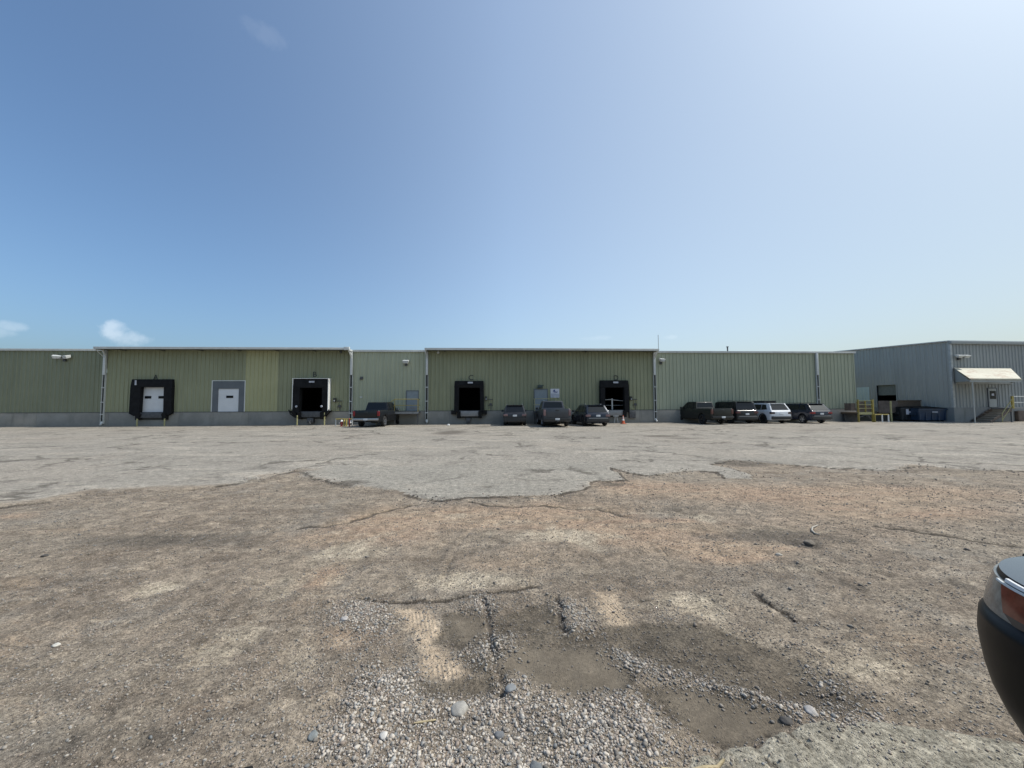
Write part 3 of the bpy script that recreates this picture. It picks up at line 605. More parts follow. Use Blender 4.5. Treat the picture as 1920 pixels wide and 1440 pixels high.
# twin floodlight, grey building
fu, fz = gl(1803, 668, .3); mb = MB(); mb.box(fu - .1, fu + .1, -.15, -.03, fz - .3, fz - .1); mb.tube([(fu - .35, -.3, fz - .12), (fu + .35, -.3, fz - .12)], .03); fo = mb.build('floodlight', M['dark_steel'], GB)
for dx in (-.33, .33):
    T = Matrix.Translation((fu + dx, -.36, fz)) @ Matrix.Rotation(R(15), 4, 'X'); mb = MB(); mb.box(-.26, .26, -.2, .15, .03, .1, T); mb.hexa([T @ Vector(p) for p in ((-.18, -.12, -.12), (.18, -.12, -.12), (.18, .1, -.1), (-.18, .1, -.1))], [T @ Vector(p) for p in ((-.25, -.18, .028), (.25, -.18, .028), (.25, .14, .028), (-.25, .14, .028))]); mb.build('lamp_head', M['white_trim'], fo, bevel=.01)

# wooden loading deck between the two buildings
dk = gs(1640, 790)
def ga(px, py, y):   # point on a plane parallel to the grey building's side, y metres to its left
    return gs(px, py, y)
DK = empty('loading_deck', GC, gr, label='raised timber and steel loading deck with yellow rails between the green and grey buildings', cat='loading deck')
dfo = gl(1645, 790, 0)  # front plane passes near the grey front line
yf = .9                                    # depth of deck front behind the front corner line
def gf(px, py): return gl(px, py, -yf)
x0d, x1d = gf(1608, 775)[0], -.08; xm = gf(1637, 775)[0]; zdk = gf(1620, 773)[1]
mb = MB(); mb.box(x0d, xm, yf, 8, zdk - .14, zdk); mb.box(xm, x1d, yf + 1.6, 9, zdk - .14, zdk - .004)
mb.build('deck', M['wood'], DK)
mb = MB(); mb.box(x0d, xm, yf - .04, yf - .002, zdk - .2, zdk + .02); mb.build('edge_beam', M['yellow_faded'], DK)
mb = MB()
for x, w_ in ((x0d + .04, .025), (xm - .05, .065)): mb.box(x - w_, x + w_, yf - .10, yf + .04, -.02, zdk + 1.12)
mb.box((x0d + xm) / 2 - .025, (x0d + xm) / 2 + .025, yf - .08, yf + .02, zdk, zdk + 1.0)
mb.build('yellow_posts', M['yellow'], DK)
mb = MB()
for z in (zdk + .32, zdk + .66, zdk + .98): mb.box(x0d, xm, yf - .07, yf - .02, z, z + .045)
mb.build('rail', M['yellow_faded'], DK)
mb = MB(); mb.box(x0d + .06, x0d + .8, yf + .1, yf + .14, zdk, zdk + .92); mb.box(x0d + .95, xm - .08, yf + .1, yf + .14, zdk + .0, zdk + .58); mb.build('boards', M['brown_board'], DK)
mb = MB(); mb.tube([(x0d + .9, yf + .02, zdk - .2), (xm - .2, yf + .02, .25)], .05); mb.tube([(x0d + .9, yf + .02, zdk - .2), (x0d + .1, yf + .02, .4)], .05); mb.box(x0d, xm, yf + 1.2, yf + 1.25, -.02, zdk - .15); mb.build('bracing', M['dark_steel'], DK)
# brown fence boards along the deck, in front of the grey wall
yB = gs(1700, 760, 1.6)[0]
mb = MB()
xA, zA = gl(1648, 766, -yf - 1.4); xB, zB = gl(1684, 766, -yf - 1.4); z1 = gl(1666, 751.5, -yf - 1.4)[1]
mb.box(xA, xB, yf + 1.4, yf + 1.45, zdk - .1, z1); mb.build('board_screen', M['brown_board'], DK)
mb = MB(); xC = gl(1727, 760, -yf - 1.4)[0]; mb.box(xB + .02, xC, yf + 1.42, yf + 1.5, zdk + .25, z1); mb.box(xB - .05, xC + .05, yf + 1.38, yf + 1.41, z1 - .04, z1 + .06)
for x in (xB + .05, (xB + xC) / 2, xC - .05): mb.box(x - .05, x + .05, yf + 1.5, yf + 1.58, 0, z1)
mb.build('board_screen', M['wood'], DK)
xp = gl(1679, 780, -yf)[0]; mb = MB(); mb.box(xp - .045, xp + .045, yf + .3, yf + .39, -.02, gl(1679, 752, -yf)[1]); mb.build('yellow_posts', M['yellow_faded'], DK)
xq = gl(1602, 760, -yf - .2)[0]; mb = MB(); mb.box(xq - .35, xq + .12, yf + .2, yf + .8, zdk + .15, zdk + .8); mb.build('brown_box', M['brown_board'], DK)
mb = MB(); mb.box(xm + .05, x1d, yf + 1.7, yf + 1.75, -.02, zdk - .2); mb.box(xm + .3, xm + 1.4, yf + .9, yf + 1.3, .45, .95); mb.build('underside_screen', M['letter'], DK)
# low pale yellow guard in front of it
pa, pb = gp(1640.5, 791.5), gp(1667, 791.5)
lg = empty('low_guard', pa, math.atan2(pb.y - pa.y, pb.x - pa.x), label='small pale yellow pipe guard standing in front of the loading deck', cat='guard rail')
L = (pb - pa).length; mb = MB(); mb.tube([(0, 0, .66), (L, 0, .66)], .045); mb.build('top_rail', M['yellow'], lg)
for x, m_ in ((.02, 'yellow'), (L * .53, 'white_paint'), (L - .03, 'white_paint')):
    mb = MB(); mb.tube([(x, 0, -.03), (x, 0, .66)], .05); mb.build('post', M[m_], lg)
# dumpsters
def dumpster(px0, px1, py, hpx, mat, lab, notes=False):
    a = gp(px0, py); b = gp(px1, py); L = (b - a).length; r = empty('dumpster', a, math.atan2(b.y - a.y, b.x - a.x), label=lab, cat='dumpster', group='dumpsters by the grey building')
    H = (py - hpx) / F_PX * a.y; D = 1.5
    mb = MB(); mb.hexa([(.05, .0, .12), (L - .05, .0, .12), (L - .05, D - .2, .12), (.05, D - .2, .12)], [(0, -.12, H - .15), (L, -.12, H - .15), (L, D, H), (0, D, H)])
    for x in np.linspace(.12, L - .12, 5): mb.box(x - .04, x + .04, -.10, .06, .14, H - .2)
    mb.box(-.04, L + .04, -.18, -.06, H - .24, H - .14); mb.box(-.10, .0, .1, 1.0, H * .45, H * .6); mb.box(L, L + .1, .1, 1.0, H * .45, H * .6)
    mb.build('bin', mat, r)
    for k in (0, 1):
        mb = MB(); x0, x1 = (L * .5 * k + .03, L * .5 * (k + 1) - .03); mb.hexa([(x0, -.16, H - .13), (x1, -.16, H - .13), (x1, D, H + .02), (x0, D, H + .02)], [(x0, -.16, H - .09), (x1, -.16, H - .09), (x1, D, H + .07), (x0, D, H + .07)]); mb.build('lid', M['rubber'], r, bevel=.01)
    mb = MB()
    for x in (.2, L - .2): mb.lathe([(0, -.04), (.08, -.04), (.08, .04), (0, .04)], 12, Matrix.Translation((x, .12, .08)) @ Matrix.Rotation(math.pi / 2, 4, 'Y'))
    mb.build('casters', M['rubber'], r)
    if notes:
        for q, (x0, x1, z0, z1) in enumerate(((.62, .97, .62, 1.12), (1.0, 1.32, .66, .92))): mb = MB(); mb.box(L * x0 / 2.1, L * x1 / 2.1, -.135, -.122, z0, z1); mb.build('paper_notice', M['paper'], r)
    else:
        mb = MB(); mb.box(L * .48, L * .68, -.135, -.122, H * .62, H * .7); mb.build('faded_stencil', M['grey_ink'], r)
    return r
dumpster(1688, 1720, 789.8, 762, M['dumpster_dark'], 'blackish dumpster with white paper notices left of the blue one', True)
dumpster(1721, 1774, 790.5, 763.5, M['dumpster_blue'], 'dark blue dumpster beside the corner of the grey building')
# utility box at far right wall foot
xx, zz = gl(1909, 777); mb = MB(); mb.box(xx - .45, xx + .35, -.3, -.06, 0, zz + .3); mb.box(xx - .5, xx + .4, -.33, -.3, zz + .2, zz + .34); mb.build('utility_box', M['brown_board'], GB, bevel=.01)
# ------------------------------------------------------------------ ground: one sheet, broken asphalt giving way to dirt and gravel
def W2(pts): return np.array([[gp(x, y).x, gp(x, y).y] for x, y in pts])
def vnoise(x, y, s, seed):
    x = x * s + seed * 17.3; y = y * s - seed * 9.1
    xi = np.floor(x).astype(np.int64); yi = np.floor(y).astype(np.int64); fx = x - xi; fy = y - yi
    fx = fx * fx * (3 - 2 * fx); fy = fy * fy * (3 - 2 * fy)
    def h(a, b):
        n = (a * 374761393 + b * 668265263 + seed * 974711) & 0xffffffff; n = ((n ^ (n >> 13)) * 1274126177) & 0xffffffff
        return ((n ^ (n >> 16)) & 0xffff) / 65535.0
    return (h(xi, yi) * (1 - fx) + h(xi + 1, yi) * fx) * (1 - fy) + (h(xi, yi + 1) * (1 - fx) + h(xi + 1, yi + 1) * fx) * fy
def fbm(x, y, s, seed, o=4):
    t = 0; a = .5
    for k in range(o): t = t + a * vnoise(x, y, s, seed + k); s *= 2.03; a *= .5
    return t / (1 - .5 ** o)
def dseg(x, y, P, closed=False):
    d = np.full(x.shape, 1e9); Q = list(P) + ([P[0]] if closed else [])
    for a, b in zip(Q, Q[1:]):
        vx, vy = b[0] - a[0], b[1] - a[1]; L = vx * vx + vy * vy + 1e-12
        t = np.clip(((x - a[0]) * vx + (y - a[1]) * vy) / L, 0, 1); d = np.minimum(d, np.hypot(x - a[0] - t * vx, y - a[1] - t * vy))
    return d
def inside(x, y, P):
    r = np.zeros(x.shape, bool); n = len(P)
    for i in range(n):
        a, b = P[i], P[(i + 1) % n]
        c = ((a[1] > y) != (b[1] > y)) & (x < (b[0] - a[0]) * (y - a[1]) / (b[1] - a[1] + 1e-12) + a[0]); r ^= c
    return r
def sdf(x, y, P): return np.where(inside(x, y, P), 1, -1) * dseg(x, y, P, True)
def wob(P, amp, seed, n=6):
    """roughen a polyline"""
    out = []; r = np.random.default_rng(seed)
    for a, b in zip(P, P[1:]):
        for k in range(n): out.append(a + (b - a) * k / n + (r.normal(0, amp, 2) if k else 0))
    out.append(P[-1]); return np.array(out)
def Z3(ox, oy, s, pts): return [(ox + x / s, oy + y / s) for x, y in pts]
EDGE = wob(W2([(-500, 990), (0, 948), (90, 938), (180, 920), (350, 916), (420, 908), (500, 893), (563, 881), (595, 897), (640, 905), (700, 912), (750, 921), (790, 932), (820, 937), (870, 932), (960, 928), (1040, 926), (1090, 918), (1112, 901), (1175, 899), (1160, 888), (1143, 875), (1180, 884), (1215, 890), (1260, 884), (1300, 881), (1345, 883), (1362, 895), (1412, 896), (1400, 885), (1330, 869), (1375, 862), (1440, 867), (1560, 876), (1690, 881), (1712, 871), (1800, 876), (1920, 882), (2500, 915)]), .035, 3)
DIRT = np.vstack([EDGE, [[40, -30], [-40, -30]]])
PATCH = W2([(568, 880), (640, 872), (760, 874), (900, 868), (1040, 866), (1120, 868), (1145, 876), (1165, 890), (1110, 903), (1060, 924), (870, 931), (820, 935), (750, 920), (640, 903)])
z4 = lambda p: W2(Z3(560, 1080, 3.0, p)); z5 = lambda p: W2(Z3(1120, 1080, 2.4, p))
WET = [z4([(830, 180), (1000, 160), (1060, 190), (1070, 330), (1080, 470), (1110, 520), (960, 500), (930, 440), (890, 370), (740, 350), (790, 300), (815, 240)]),
       z4([(1140, 190), (1420, 110), (1470, 200), (1500, 300), (1700, 250), (1700, 500), (1300, 530), (1120, 450), (1090, 330)]),
       z5([(0, 200), (200, 175), (500, 200), (700, 250), (850, 320), (960, 350), (1150, 480), (1230, 560), (1150, 610), (900, 565), (560, 480), (400, 440), (200, 400), (130, 510), (0, 500)]),
       z4([(630, 560), (850, 530), (1100, 500), (1120, 620), (880, 650), (690, 640)]),
       z5([(130, 480), (300, 450), (560, 490), (850, 570), (880, 620), (720, 690), (560, 720), (420, 640), (300, 560)])]
SMOOTH = [z4([(1110, 440), (1230, 370), (1690, 370), (1830, 480), (1840, 640), (1500, 640), (1440, 600), (1300, 540), (1150, 490)]), z5([(300, 470), (560, 495), (850, 575), (870, 610), (720, 680), (560, 700), (430, 630)]), z4([(870, 180), (1040, 180), (1050, 300), (900, 330)])]
SAND = [z4([(530, 170), (740, 165), (810, 290), (745, 345), (890, 440), (950, 500), (900, 525), (810, 530), (680, 500), (690, 400), (600, 250)]), z4([(1650, 60), (1760, 70), (1870, 200), (1890, 225), (1750, 235), (1690, 160)])]
GRAV = [z4([(390, 520), (640, 520), (700, 660), (1100, 640), (1150, 540), (1270, 560), (1500, 660), (1850, 640), (1980, 700), (2050, 850), (2000, 1000), (1800, 1200), (200, 1200), (100, 1000), (320, 700)]), z4([(940, 420), (1070, 300), (1230, 310), (1210, 400), (1090, 410), (1060, 470)]),
        z5([(60, 300), (240, 360), (560, 470), (860, 550), (1180, 600), (1200, 660), (900, 600), (640, 520), (400, 460), (200, 400), (80, 350)]), z4([(180, 130), (420, 120), (560, 250), (480, 310), (220, 240)]), z4([(980, 90), (1060, 90), (1100, 160), (1000, 170)]), z4([(1460, 120), (1560, 130), (1640, 270), (1520, 280)]), z5([(950, 380), (1140, 480), (1300, 640), (1150, 660), (1000, 500)])]
SLAB = z5([(385, 830), (430, 775), (530, 765), (545, 725), (640, 715), (700, 725), (760, 672), (860, 665), (900, 640), (1020, 632), (1130, 655), (1300, 640), (1500, 660), (1900, 740), (2300, 900), (2300, 1200), (385, 1200)])
GROOVES = [  # points, half width, depth, darkness
    (W2([(672, 1116), (720, 1121), (770, 1122), (820, 1117), (880, 1110), (930, 1104), (1012, 1091)]), .028, .022, 1.0),
    (W2([(1043, 1112), (1050, 1140), (1062, 1174)]), .03, .03, .9), (W2([(905, 1118), (915, 1180), (925, 1222), (940, 1290)]), .03, .03, .7),
    (W2([(1413, 1101), (1450, 1125), (1490, 1151)]), .025, .03, 1.0), (W2([(1640, 983), (1760, 1000), (1950, 1026)]), .05, .03, .9), (W2([(1560, 975), (1700, 1003), (1830, 1024)]), .04, .02, .5),
    (W2([(1150, 940), (1300, 965), (1480, 1000), (1600, 1030), (1760, 1070)]), .05, .015, .4), (W2([(1240, 950), (1420, 985), (1560, 1015)]), .04, .012, .4),
    (W2([(560, 986), (640, 977), (700, 960), (770, 943), (815, 937)]), .05, .025, .75), (W2([(880, 937), (920, 945), (985, 943), (1050, 945), (1120, 950), (1180, 962)]), .05, .025, .8),
    (W2([(565, 880), (600, 868), (660, 860), (715, 856), (745, 862)]), .03, .012, .7), (W2([(300, 842), (400, 846), (490, 845), (560, 847), (690, 847)]), .04, .01, .45),
    (W2([(760, 868), (800, 858), (822, 860)]), .03, .01, .6), (W2([(900, 884), (960, 881), (1060, 880)]), .03, .01, .6), (W2([(1150, 822), (1270, 816), (1420, 818)]), .12, .01, .5), (W2([(1320, 842), (1420, 846), (1560, 848)]), .05, .01, .6),
    (W2([(1560, 826), (1640, 834), (1760, 850)]), .07, .01, .7), (W2([(1620, 829), (1780, 838), (1930, 856)]), .06, .01, .7), (W2([(1530, 818), (1600, 822), (1660, 832)]), .06, .01, .5), (W2([(1560, 812), (1740, 824), (1930, 846)]), .06, .01, .5),
    (W2([(832, 1082), (838, 1050), (855, 1015), (885, 985), (925, 960)]), .03, .014, .35), (W2([(1240, 905), (1330, 921), (1400, 925)]), .04, .015, .5), (W2([(80, 1038), (180, 1036), (260, 1030)]), .03, .01, .5),
    (W2([(1220, 1010), (1240, 1022), (1256, 1036)]), .02, .012, .6), (W2([(290, 866), (380, 868), (470, 866)]), .03, .008, .4), (W2([(1240, 845), (1330, 850), (1440, 846)]), .04, .01, .45), (W2([(100, 828), (260, 832), (380, 830)]), .08, .006, .3),
    (z5([(540, 725), (580, 760), (620, 800), (660, 864)]), .012, .02, .6), (z5([(700, 730), (740, 790), (790, 830), (820, 864)]), .014, .02, .7), (z5([(760, 672), (800, 700), (850, 740)]), .012, .02, .9), (z5([(860, 680), (900, 720), (980, 780)]), .014, .02, .8), (z5([(530, 765), (545, 800), (530, 864)]), .014, .02, .7)]
GROOVES = [(wob(P, h * .5, i + 11, 5), h, d, k) for i, (P, h, d, k) in enumerate(GROOVES)]
def ell(x, y, cx, cy, rx, ry):
    c = gp(cx, cy); e = gp(cx + rx, cy); t = gp(cx, cy - ry); b = gp(cx, cy + ry); wx = abs(e.x - c.x); wy = abs(t.y - b.y) / 2
    return np.exp(-((x - c.x) / wx) ** 2 - ((y - (t.y + b.y) / 2) / wy) ** 2)
TAN = [(1380, 1020, 120, 10, .8), (1250, 985, 110, 14, .9), (1700, 960, 200, 18, .8), (1330, 1130, 90, 22, .5), (760, 1000, 70, 20, .6), (40, 1085, 60, 12, .6), (1160, 1100, 60, 14, .5), (1560, 925, 420, 22, 1), (1200, 908, 90, 12, .8), (930, 965, 190, 22, 1), (700, 975, 90, 30, .7), (940, 1050, 150, 30, .5), (600, 1075, 45, 30, 1.0), (560, 1010, 120, 25, .4), (1380, 1040, 80, 14, .9), (640, 1190, 100, 30, .7), (30, 965, 60, 10, .7), (330, 1230, 120, 60, .25), (1100, 960, 100, 18, .7), (370, 1320, 60, 20, .5), (1500, 1000, 300, 30, .45), (1150, 1010, 160, 40, .5)]
LIGHT = [(1600, 1235, 110, 32, 1), (1300, 1120, 120, 28, .6), (1050, 1000, 100, 12, 1), (300, 1098, 50, 14, .8), (880, 1085, 130, 22, .8), (700, 1030, 60, 20, .5), (620, 1035, 30, 18, .9), (1320, 968, 30, 10, .7), (1440, 990, 120, 10, .6), (180, 1250, 160, 40, .3), (460, 1180, 60, 60, .4), (1720, 1110, 130, 20, .4), (700, 850, 500, 5, .5), (300, 822, 300, 3, .6), (960, 832, 300, 4, .5), (1180, 798, 80, 1.3, 1.0), (1280, 801, 40, 1.2, .8), (520, 1040, 90, 12, .4), (1560, 1060, 160, 12, .5)]
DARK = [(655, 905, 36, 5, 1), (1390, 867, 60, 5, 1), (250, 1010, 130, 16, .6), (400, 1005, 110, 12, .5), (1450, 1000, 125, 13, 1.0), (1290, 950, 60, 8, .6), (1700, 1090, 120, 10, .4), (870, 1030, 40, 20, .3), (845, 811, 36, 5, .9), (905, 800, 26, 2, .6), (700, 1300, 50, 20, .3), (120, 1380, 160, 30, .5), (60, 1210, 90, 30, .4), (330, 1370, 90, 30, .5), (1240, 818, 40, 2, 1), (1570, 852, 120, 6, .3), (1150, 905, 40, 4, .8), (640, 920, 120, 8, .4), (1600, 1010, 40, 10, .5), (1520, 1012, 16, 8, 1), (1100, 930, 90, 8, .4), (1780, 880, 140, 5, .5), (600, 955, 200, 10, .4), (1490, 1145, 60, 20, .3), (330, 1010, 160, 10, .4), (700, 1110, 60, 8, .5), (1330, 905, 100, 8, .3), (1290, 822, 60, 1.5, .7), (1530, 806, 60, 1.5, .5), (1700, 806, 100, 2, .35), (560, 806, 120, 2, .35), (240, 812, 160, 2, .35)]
TRACKS = [([(200, 1400), (380, 1240), (500, 1120), (600, 1040), (760, 975), (960, 950)], .20, .55), ([(60, 1420), (300, 1300), (430, 1180), (560, 1060), (700, 985), (880, 955)], .13, -.5), ([(560, 1240), (600, 1130), (640, 1060), (720, 1000), (860, 960)], .14, .5), ([(870, 1085), (880, 1040), (905, 1000), (960, 965)], .12, .6),
          ([(1010, 1080), (1030, 1020), (1080, 980), (1160, 955)], .09, -.4), ([(1500, 1240), (1350, 1150), (1200, 1060), (1080, 1000), (1000, 965)], .15, .5), ([(1900, 1180), (1600, 1090), (1350, 1010), (1150, 955)], .10, -.5), ([(1920, 1120), (1650, 1050), (1400, 990), (1250, 950)], .09, -.45), ([(1830, 1200), (1500, 1110), (1280, 1040), (1120, 985)], .10, .35),
          ([(0, 1160), (260, 1110), (480, 1050), (640, 1000)], .12, .4), ([(0, 1100), (240, 1070), (430, 1030), (600, 990)], .10, -.45), ([(800, 1100), (820, 1040), (850, 1000), (900, 965)], .08, -.35)]
TRACKS = [(W2(P_), w_, k_) for P_, w_, k_ in TRACKS]
def fields(x, y):
    x = np.asarray(x, float); y = np.asarray(y, float)
    wx = x + (fbm(x, y, 3.0, 5, 3) - .5) * .10; wy = y + (fbm(x, y, 3.0, 25, 3) - .5) * .10
    near = (y < 20)
    sd = sdf(x, y, DIRT); dirt = np.clip(.5 + sd / .06, 0, 1); far = y > 14
    dirt = np.where(y > 25, 0, dirt)
    soft = np.clip((-x - 2.0) / 3.0, 0, 1) * .9 + np.clip((x - 5) / 4, 0, 1) * .35
    dcol = np.clip(.5 + (sd + (fbm(x, y, 1.3, 71, 4) - .5) * 1.6 * soft) / (.08 + 1.3 * soft), 0, 1); dcol = np.where(y > 25, 0, dcol)
    patch = np.clip(.5 + sdf(x, y, PATCH) / .25, 0, 1)
    def poly(L, w): return np.max([np.clip(.5 + sdf(wx, wy, P) / w, 0, 1) for P in L], axis=0)
    wet = np.maximum(poly(WET, .14), poly(SMOOTH, .25)); smooth = poly(SMOOTH, .08); sand = poly(SAND, .16); gravel = poly(GRAV, .22); slab = np.clip(.5 + sdf(wx, wy, SLAB) / .05, 0, 1)
    tan = np.clip(sum(a * ell(x, y, cx, cy, rx, ry) for cx, cy, rx, ry, a in TAN), 0, 1); light = np.clip(sum(a * ell(x, y, cx, cy, rx, ry) for cx, cy, rx, ry, a in LIGHT), 0, 1); dark = np.clip(sum(a * ell(x, y, cx, cy, rx, ry) for cx, cy, rx, ry, a in DARK), 0, 1)
    rut = np.zeros(x.shape); tn = np.clip((fbm(x, y, 2.0, 83, 4) - .3) * 2.5, .2, 1)
    for P_, w_, k_ in TRACKS:
        g_ = np.exp(-(dseg(wx, wy, P_) / w_) ** 4) * tn; rut = np.maximum(rut, g_ * dirt)
        if k_ > 0: light = np.clip(light + g_ * k_, 0, 1)
        else: dark = np.clip(dark - g_ * k_, 0, 1)
    crack = np.zeros(x.shape); gh = np.zeros(x.shape)
    for P, h, d, k in GROOVES:
        r = dseg(x, y, P); g = np.exp(-(r / h) ** 2); crack = np.maximum(crack, g * k); gh = np.minimum(gh, -d * g)
        gh = gh + .35 * d * np.exp(-((r - 2.4 * h) / (1.2 * h)) ** 2)
    brk = fbm(x, y, .8, 61, 3)
    crack = np.maximum(crack, np.exp(-((sd - .03) / .045) ** 2) * np.clip((brk - .3) * 5, .15, 1) * (y < 14))
    h = (fbm(x, y, .35, 3, 4) - .5) * .05 * (y < 26)
    rough = (fbm(x, y, 2.2, 13, 5) - .5) * .055 + (fbm(x, y, 9, 43, 4) - .5) * .032
    step = np.clip(.5 + sd / .10, 0, 1)
    step = np.where(y > 25, 0, step)
    h = h + step * (-.034 + rough * (1 - .75 * smooth) * (1 - .6 * sand) * (1 - .5 * slab)) + gh + slab * .02 + .018 * gravel - .02 * np.clip(wet, 0, 1) * (1 - gravel)
    h = h + (1 - step) * (fbm(x, y, 4, 77, 3) - .5) * .006 * (y < 16)
    h = h - .016 * rut
    h = np.where(y > 27, 0, h * np.clip((29 - y) / 4, 0, 1))
    return dict(dirt=dirt, dcol=dcol, patch=patch, wet=wet, smooth=smooth, sand=sand, gravel=gravel, slab=slab, tan=tan, light=light, dark=dark, crack=crack, h=h)
def axis_pts(lo, hi, d0, flat, g):
    p = [0.0]; 
    while p[-1] < hi: p.append(p[-1] + d0 * max(1, abs(p[-1]) / flat) ** g)
    return np.array(p)
ax = axis_pts(0, 60, .026, 3, 1.25); ax = np.concatenate([ax, [80, 120, 200, 400]]); xs = np.concatenate([-ax[::-1][:-1], ax])
ys = [1.0]
while ys[-1] < 34: ys.append(ys[-1] + .019 * max(1, ys[-1] / 3.0) ** 1.38)
ys = np.array([-60, -20, -8, -3, -1, 0, .6] + ys + [40, 50, 80, 150, 400])
GX, GY = np.meshgrid(xs, ys); fx, fy = GX.ravel(), GY.ravel(); Fd = fields(fx, fy); nx, ny = len(xs), len(ys)
print('ground grid', nx, ny)
me = bpy.data.meshes.new('ground'); me.vertices.add(nx * ny); me.vertices.foreach_set('co', np.stack([fx, fy, Fd['h']], 1).ravel())
i = np.arange(nx - 1)[None, :] + nx * np.arange(ny - 1)[:, None]; quads = np.stack([i, i + 1, i + nx + 1, i + nx], -1).reshape(-1, 4); nq = len(quads)
me.loops.add(nq * 4); me.loops.foreach_set('vertex_index', quads.ravel()); me.polygons.add(nq); me.polygons.foreach_set('loop_start', np.arange(nq) * 4)
me.update(calc_edges=True); me.polygons.foreach_set('use_smooth', np.ones(nq, bool))
def attr(me, name, a, b, c, d):
    at = me.color_attributes.new(name, 'FLOAT_COLOR', 'POINT'); at.data.foreach_set('color', np.stack([a, b, c, d], 1).astype(np.float32).ravel())
attr(me, 'layer_a', Fd['dirt'], Fd['wet'], Fd['sand'], Fd['gravel']); attr(me, 'layer_b', Fd['tan'], Fd['patch'], Fd['slab'], Fd['crack']); attr(me, 'layer_c', Fd['light'], Fd['dark'], Fd['smooth'], Fd['dcol'])
ground = bpy.data.objects.new('ground', me); COL.objects.link(ground); tag(ground, 'worn grey asphalt lot breaking up into tan dirt and gravel', 'ground', kind='structure')
def ground_mat():
    t = NT('ground_surface'); n = t.n
    def at(nm):
        a = n.new('ShaderNodeAttribute'); a.attribute_name = nm; s = n.new('ShaderNodeSeparateColor'); t.l.new(a.outputs['Color'], s.inputs[0]); return s.outputs[0], s.outputs[1], s.outputs[2], a.outputs['Alpha']
    dirt, wet, sand, grav = at('layer_a'); tan, patch, slab, crack = at('layer_b'); light, dark, smooth, dcol = at('layer_c')
    big = t.noise(.35, 6, .65); mid = t.noise(1.7, 7, .7, dist=.4); fine = t.noise(14, 6, .75); grit = t.noise(70, 4, .8); spk = t.noise(190, 2, .7)
    streak = t.noise(1.0, 6, .7, stretch=(.35, 2.2, 1), dist=.3)
    def edge(m, k=.9, w=.12, nn=fine):
        return t.ramp(t.math('ADD', m, t.math('MULTIPLY', t.math('SUBTRACT', nn, .5), k)), .5 - w, .5 + w)
    # asphalt
    a = t.mix(t.ramp(big, .3, .7), (.245, .236, .218), (.290, .280, .258))
    a = t.mix(t.math('MULTIPLY', t.ramp(t.noise(.9, 8, .72, dist=.6), .48, .62), .8), a, (.180, .172, .158))
    a = t.mix(t.math('MULTIPLY', t.ramp(t.noise(.55, 7, .7, stretch=(.5, 1.6, 1), dist=.5), .52, .64), .7), a, (.370, .350, .315))
    a = t.mix(t.math('MULTIPLY', t.ramp(t.noise(.18, 5, .6), .48, .60), .30), a, (.265, .240, .212))
    a = t.mix(t.math('MULTIPLY', t.ramp(mid, .55, .75), .5), a, (.34, .325, .295))
    a = t.mix(t.math('MULTIPLY', patch, .5), a, t.mix(t.ramp(streak, .5, .72), (.235, .234, .218), (.31, .305, .28)))
    a = t.mix(t.math('MULTIPLY', t.ramp(grit, .50, .66), .45), a, (.13, .125, .118)); a = t.mix(t.math('MULTIPLY', t.ramp(spk, .58, .7), .4), a, (.42, .40, .37))
    cv = n.new('ShaderNodeTexVoronoi'); cv.feature = 'DISTANCE_TO_EDGE'; cv.inputs['Scale'].default_value = .32
    wv = n.new('ShaderNodeVectorMath'); wv.operation = 'ADD'; t.l.new(t.co, wv.inputs[0]); wn2 = n.new('ShaderNodeTexNoise'); wn2.inputs['Scale'].default_value = 1.6; wn2.inputs['Detail'].default_value = 6; t.l.new(t.co, wn2.inputs['Vector'])
    wsc = n.new('ShaderNodeVectorMath'); wsc.operation = 'SCALE'; wsc.inputs['Scale'].default_value = 1.5; t.l.new(wn2.outputs['Color'], wsc.inputs[0]); t.l.new(wsc.outputs[0], wv.inputs[1]); t.l.new(wv.outputs[0], cv.inputs['Vector'])
    ck = t.math('MULTIPLY', t.ramp(cv.outputs['Distance'], .040, .010), t.ramp(t.noise(.3, 3), .46, .56)); a = t.mix(t.math('MULTIPLY', ck, .7), a, (.07, .064, .056))
    # dirt
    d = t.mix(t.ramp(mid, .36, .64), (.148, .127, .105), (.245, .216, .180))
    d = t.mix(t.math('MULTIPLY', t.ramp(big, .42, .62), .5), d, (.215, .198, .168))
    d = t.mix(t.math('MULTIPLY', t.ramp(t.noise(.6, 7, .7, dist=.8), .50, .62), .55), d, (.205, .198, .182)); d = t.mix(t.math('MULTIPLY', t.ramp(t.noise(.8, 8, .75, stretch=(.6, 1.5, 1), dist=.6), .56, .66), .45), d, (.285, .225, .170))
    d = t.mix(t.math('MULTIPLY', edge(tan, .9, .35, mid), .8), d, t.mix(t.ramp(streak, .35, .7), (.270, .198, .148), (.345, .285, .215)))
    d = t.mix(t.math('MULTIPLY', edge(light, .9, .3), .75), d, (.40, .365, .30))
    d = t.mix(t.math('MULTIPLY', t.ramp(streak, .50, .62), .5), d, (.130, .108, .088)); d = t.mix(t.math('MULTIPLY', t.ramp(t.noise(2.6, 8, .8, stretch=(.45, 1.7, 1), dist=.8), .54, .62), .55), d, (.33, .295, .245))
    d = t.mix(t.math('MULTIPLY', t.ramp(t.noise(4.5, 8, .8, stretch=(.6, 1.8, 1), dist=.8), .56, .63), .5), d, (.105, .090, .075))
    vor = n.new('ShaderNodeTexVoronoi'); vor.inputs['Scale'].default_value = 75; vor.inputs['Randomness'].default_value = 1; t.l.new(t.co, vor.inputs['Vector'])
    vs = n.new('ShaderNodeSeparateColor'); t.l.new(vor.outputs['Color'], vs.inputs[0])
    stone = t.math('MULTIPLY', t.ramp(vor.outputs['Distance'], .42, .25), t.ramp(vs.outputs[0], .55, .65))
